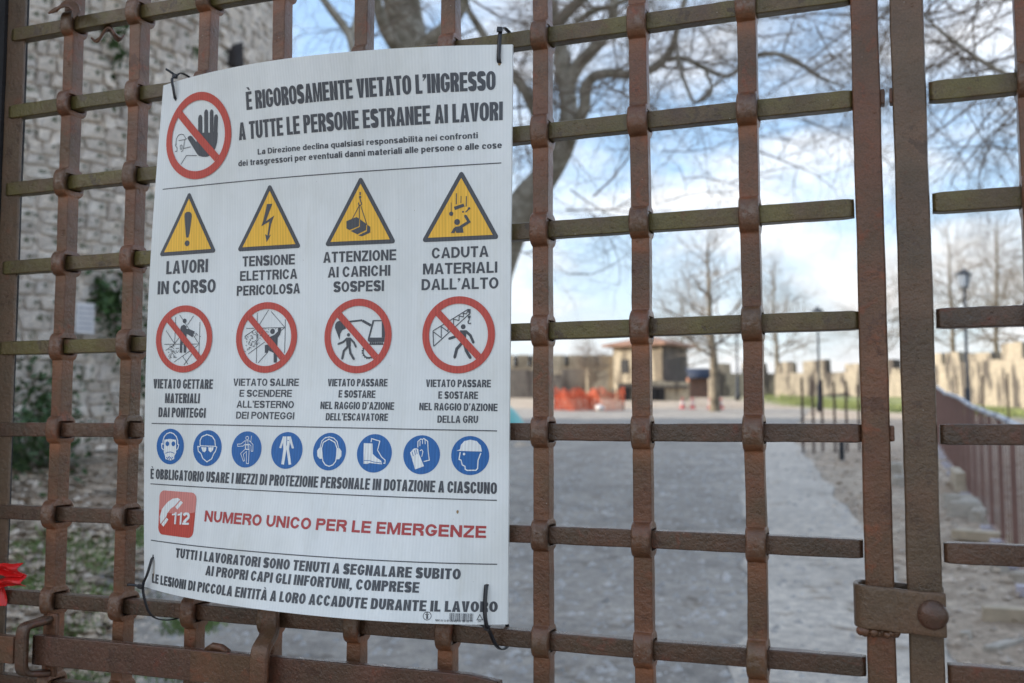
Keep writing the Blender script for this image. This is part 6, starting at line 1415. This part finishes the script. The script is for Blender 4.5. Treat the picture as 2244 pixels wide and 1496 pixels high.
# upright bare trees further off
M['dark_bark'] = bark('brown_bark', (.10, .08, .055), (.17, .14, .10), (.24, .20, .14))
def bare(lab, px_, u_, H_, r0, seed, spread=.75, lean=0.0, name='bare_tree', depth=4, mat='twig2', group='bare trees beyond the road', first=.28):
    rn = random.Random(seed); x, y = pl2(px_, u_); z0 = ground_h(x, y); t_ = thing(name, lab, 'tree', (x, y, z0), group)
    P = [Vector((x, y, z0 - .2)), Vector((x, y, z0 + H_ * .12))]
    for i in range(5): P.append(P[-1] + Vector((RH.x * (lean + rn.gauss(0, .05)) * H_ * .16, RH.y * (lean + rn.gauss(0, .05)) * H_ * .16, H_ * .16)))
    rr = [r0 * 1.35, r0, r0 * .85, r0 * .66, r0 * .48, r0 * .3, r0 * .14]; Q = crv(P, 3); R2 = [rr[min(int(i / 3), 6)] * (1 - (i % 3) / 3) + rr[min(int(i / 3) + 1, 6)] * ((i % 3) / 3) for i in range(len(Q))]
    MB().tube(Q, R2, 10).build('trunk', M['dark_bark'], t_, True); mb = MB()
    for i in range(len(Q)):
        if i / len(Q) > first:
            for _ in range(2):
                a = rn.random() * 6.3; d = Vector((math.cos(a), math.sin(a), .35 + .5 * rn.random())); twigs(mb, Q[i], d, H_ * (.20 + .14 * rn.random()) * (1.15 - .6 * i / len(Q)), R2[i] * .42, depth - 1, rn, .02, spread=spread)
    o = mb.build('crown', M[mat], t_); o['kind'] = 'stuff'; return t_
bare('leafless tree standing among the cones with a pale forked trunk', 1566, 41, 7.8, .19, 31, .8, -.04, depth=3, first=.3)
bare('faint leafless tree behind the rampart, left of the second lamp', 1702, 66, 10.0, .16, 32, .7)
bare('thin leafless tree behind the rampart, just left of the nearest lamp', 2095, 62, 11.5, .16, 33, .6)
bare('thin leafless tree behind the rampart, just right of the nearest lamp', 2190, 60, 12.0, .16, 34, .6)
bare('slim leafless tree seen in the gap between the gate stiles', 1945, 64, 9.0, .14, 35, .6)
bare('leafless tree behind the rampart near the right edge of the frame', 2262, 58, 10.5, .17, 36, .6)
bare('small dark leafless shrub tree in front of the terrace wall', 1292, 46, 3.2, .09, 41, .8, mat='twig')
bare('low leafless tree behind the battlement between second and third right hand bars', 1500, 75, 9.0, .15, 37, .7)
# weighted normals keep the forged faces crisp
for o in bpy.data.objects:
    if o.type == 'MESH' and o.name.split('.')[0] in ('vertical_bar', 'horizontal_bar', 'meeting_stile', 'hinge_stile', 'bar', 'latch_hook', 'keeper_hook', 'keeper_plate') and o.parent and o.parent.name.split('.')[0] in ('iron_gate', 'latch_bar'):
        md = o.modifiers.new('normals', 'WEIGHTED_NORMAL'); md.keep_sharp = False
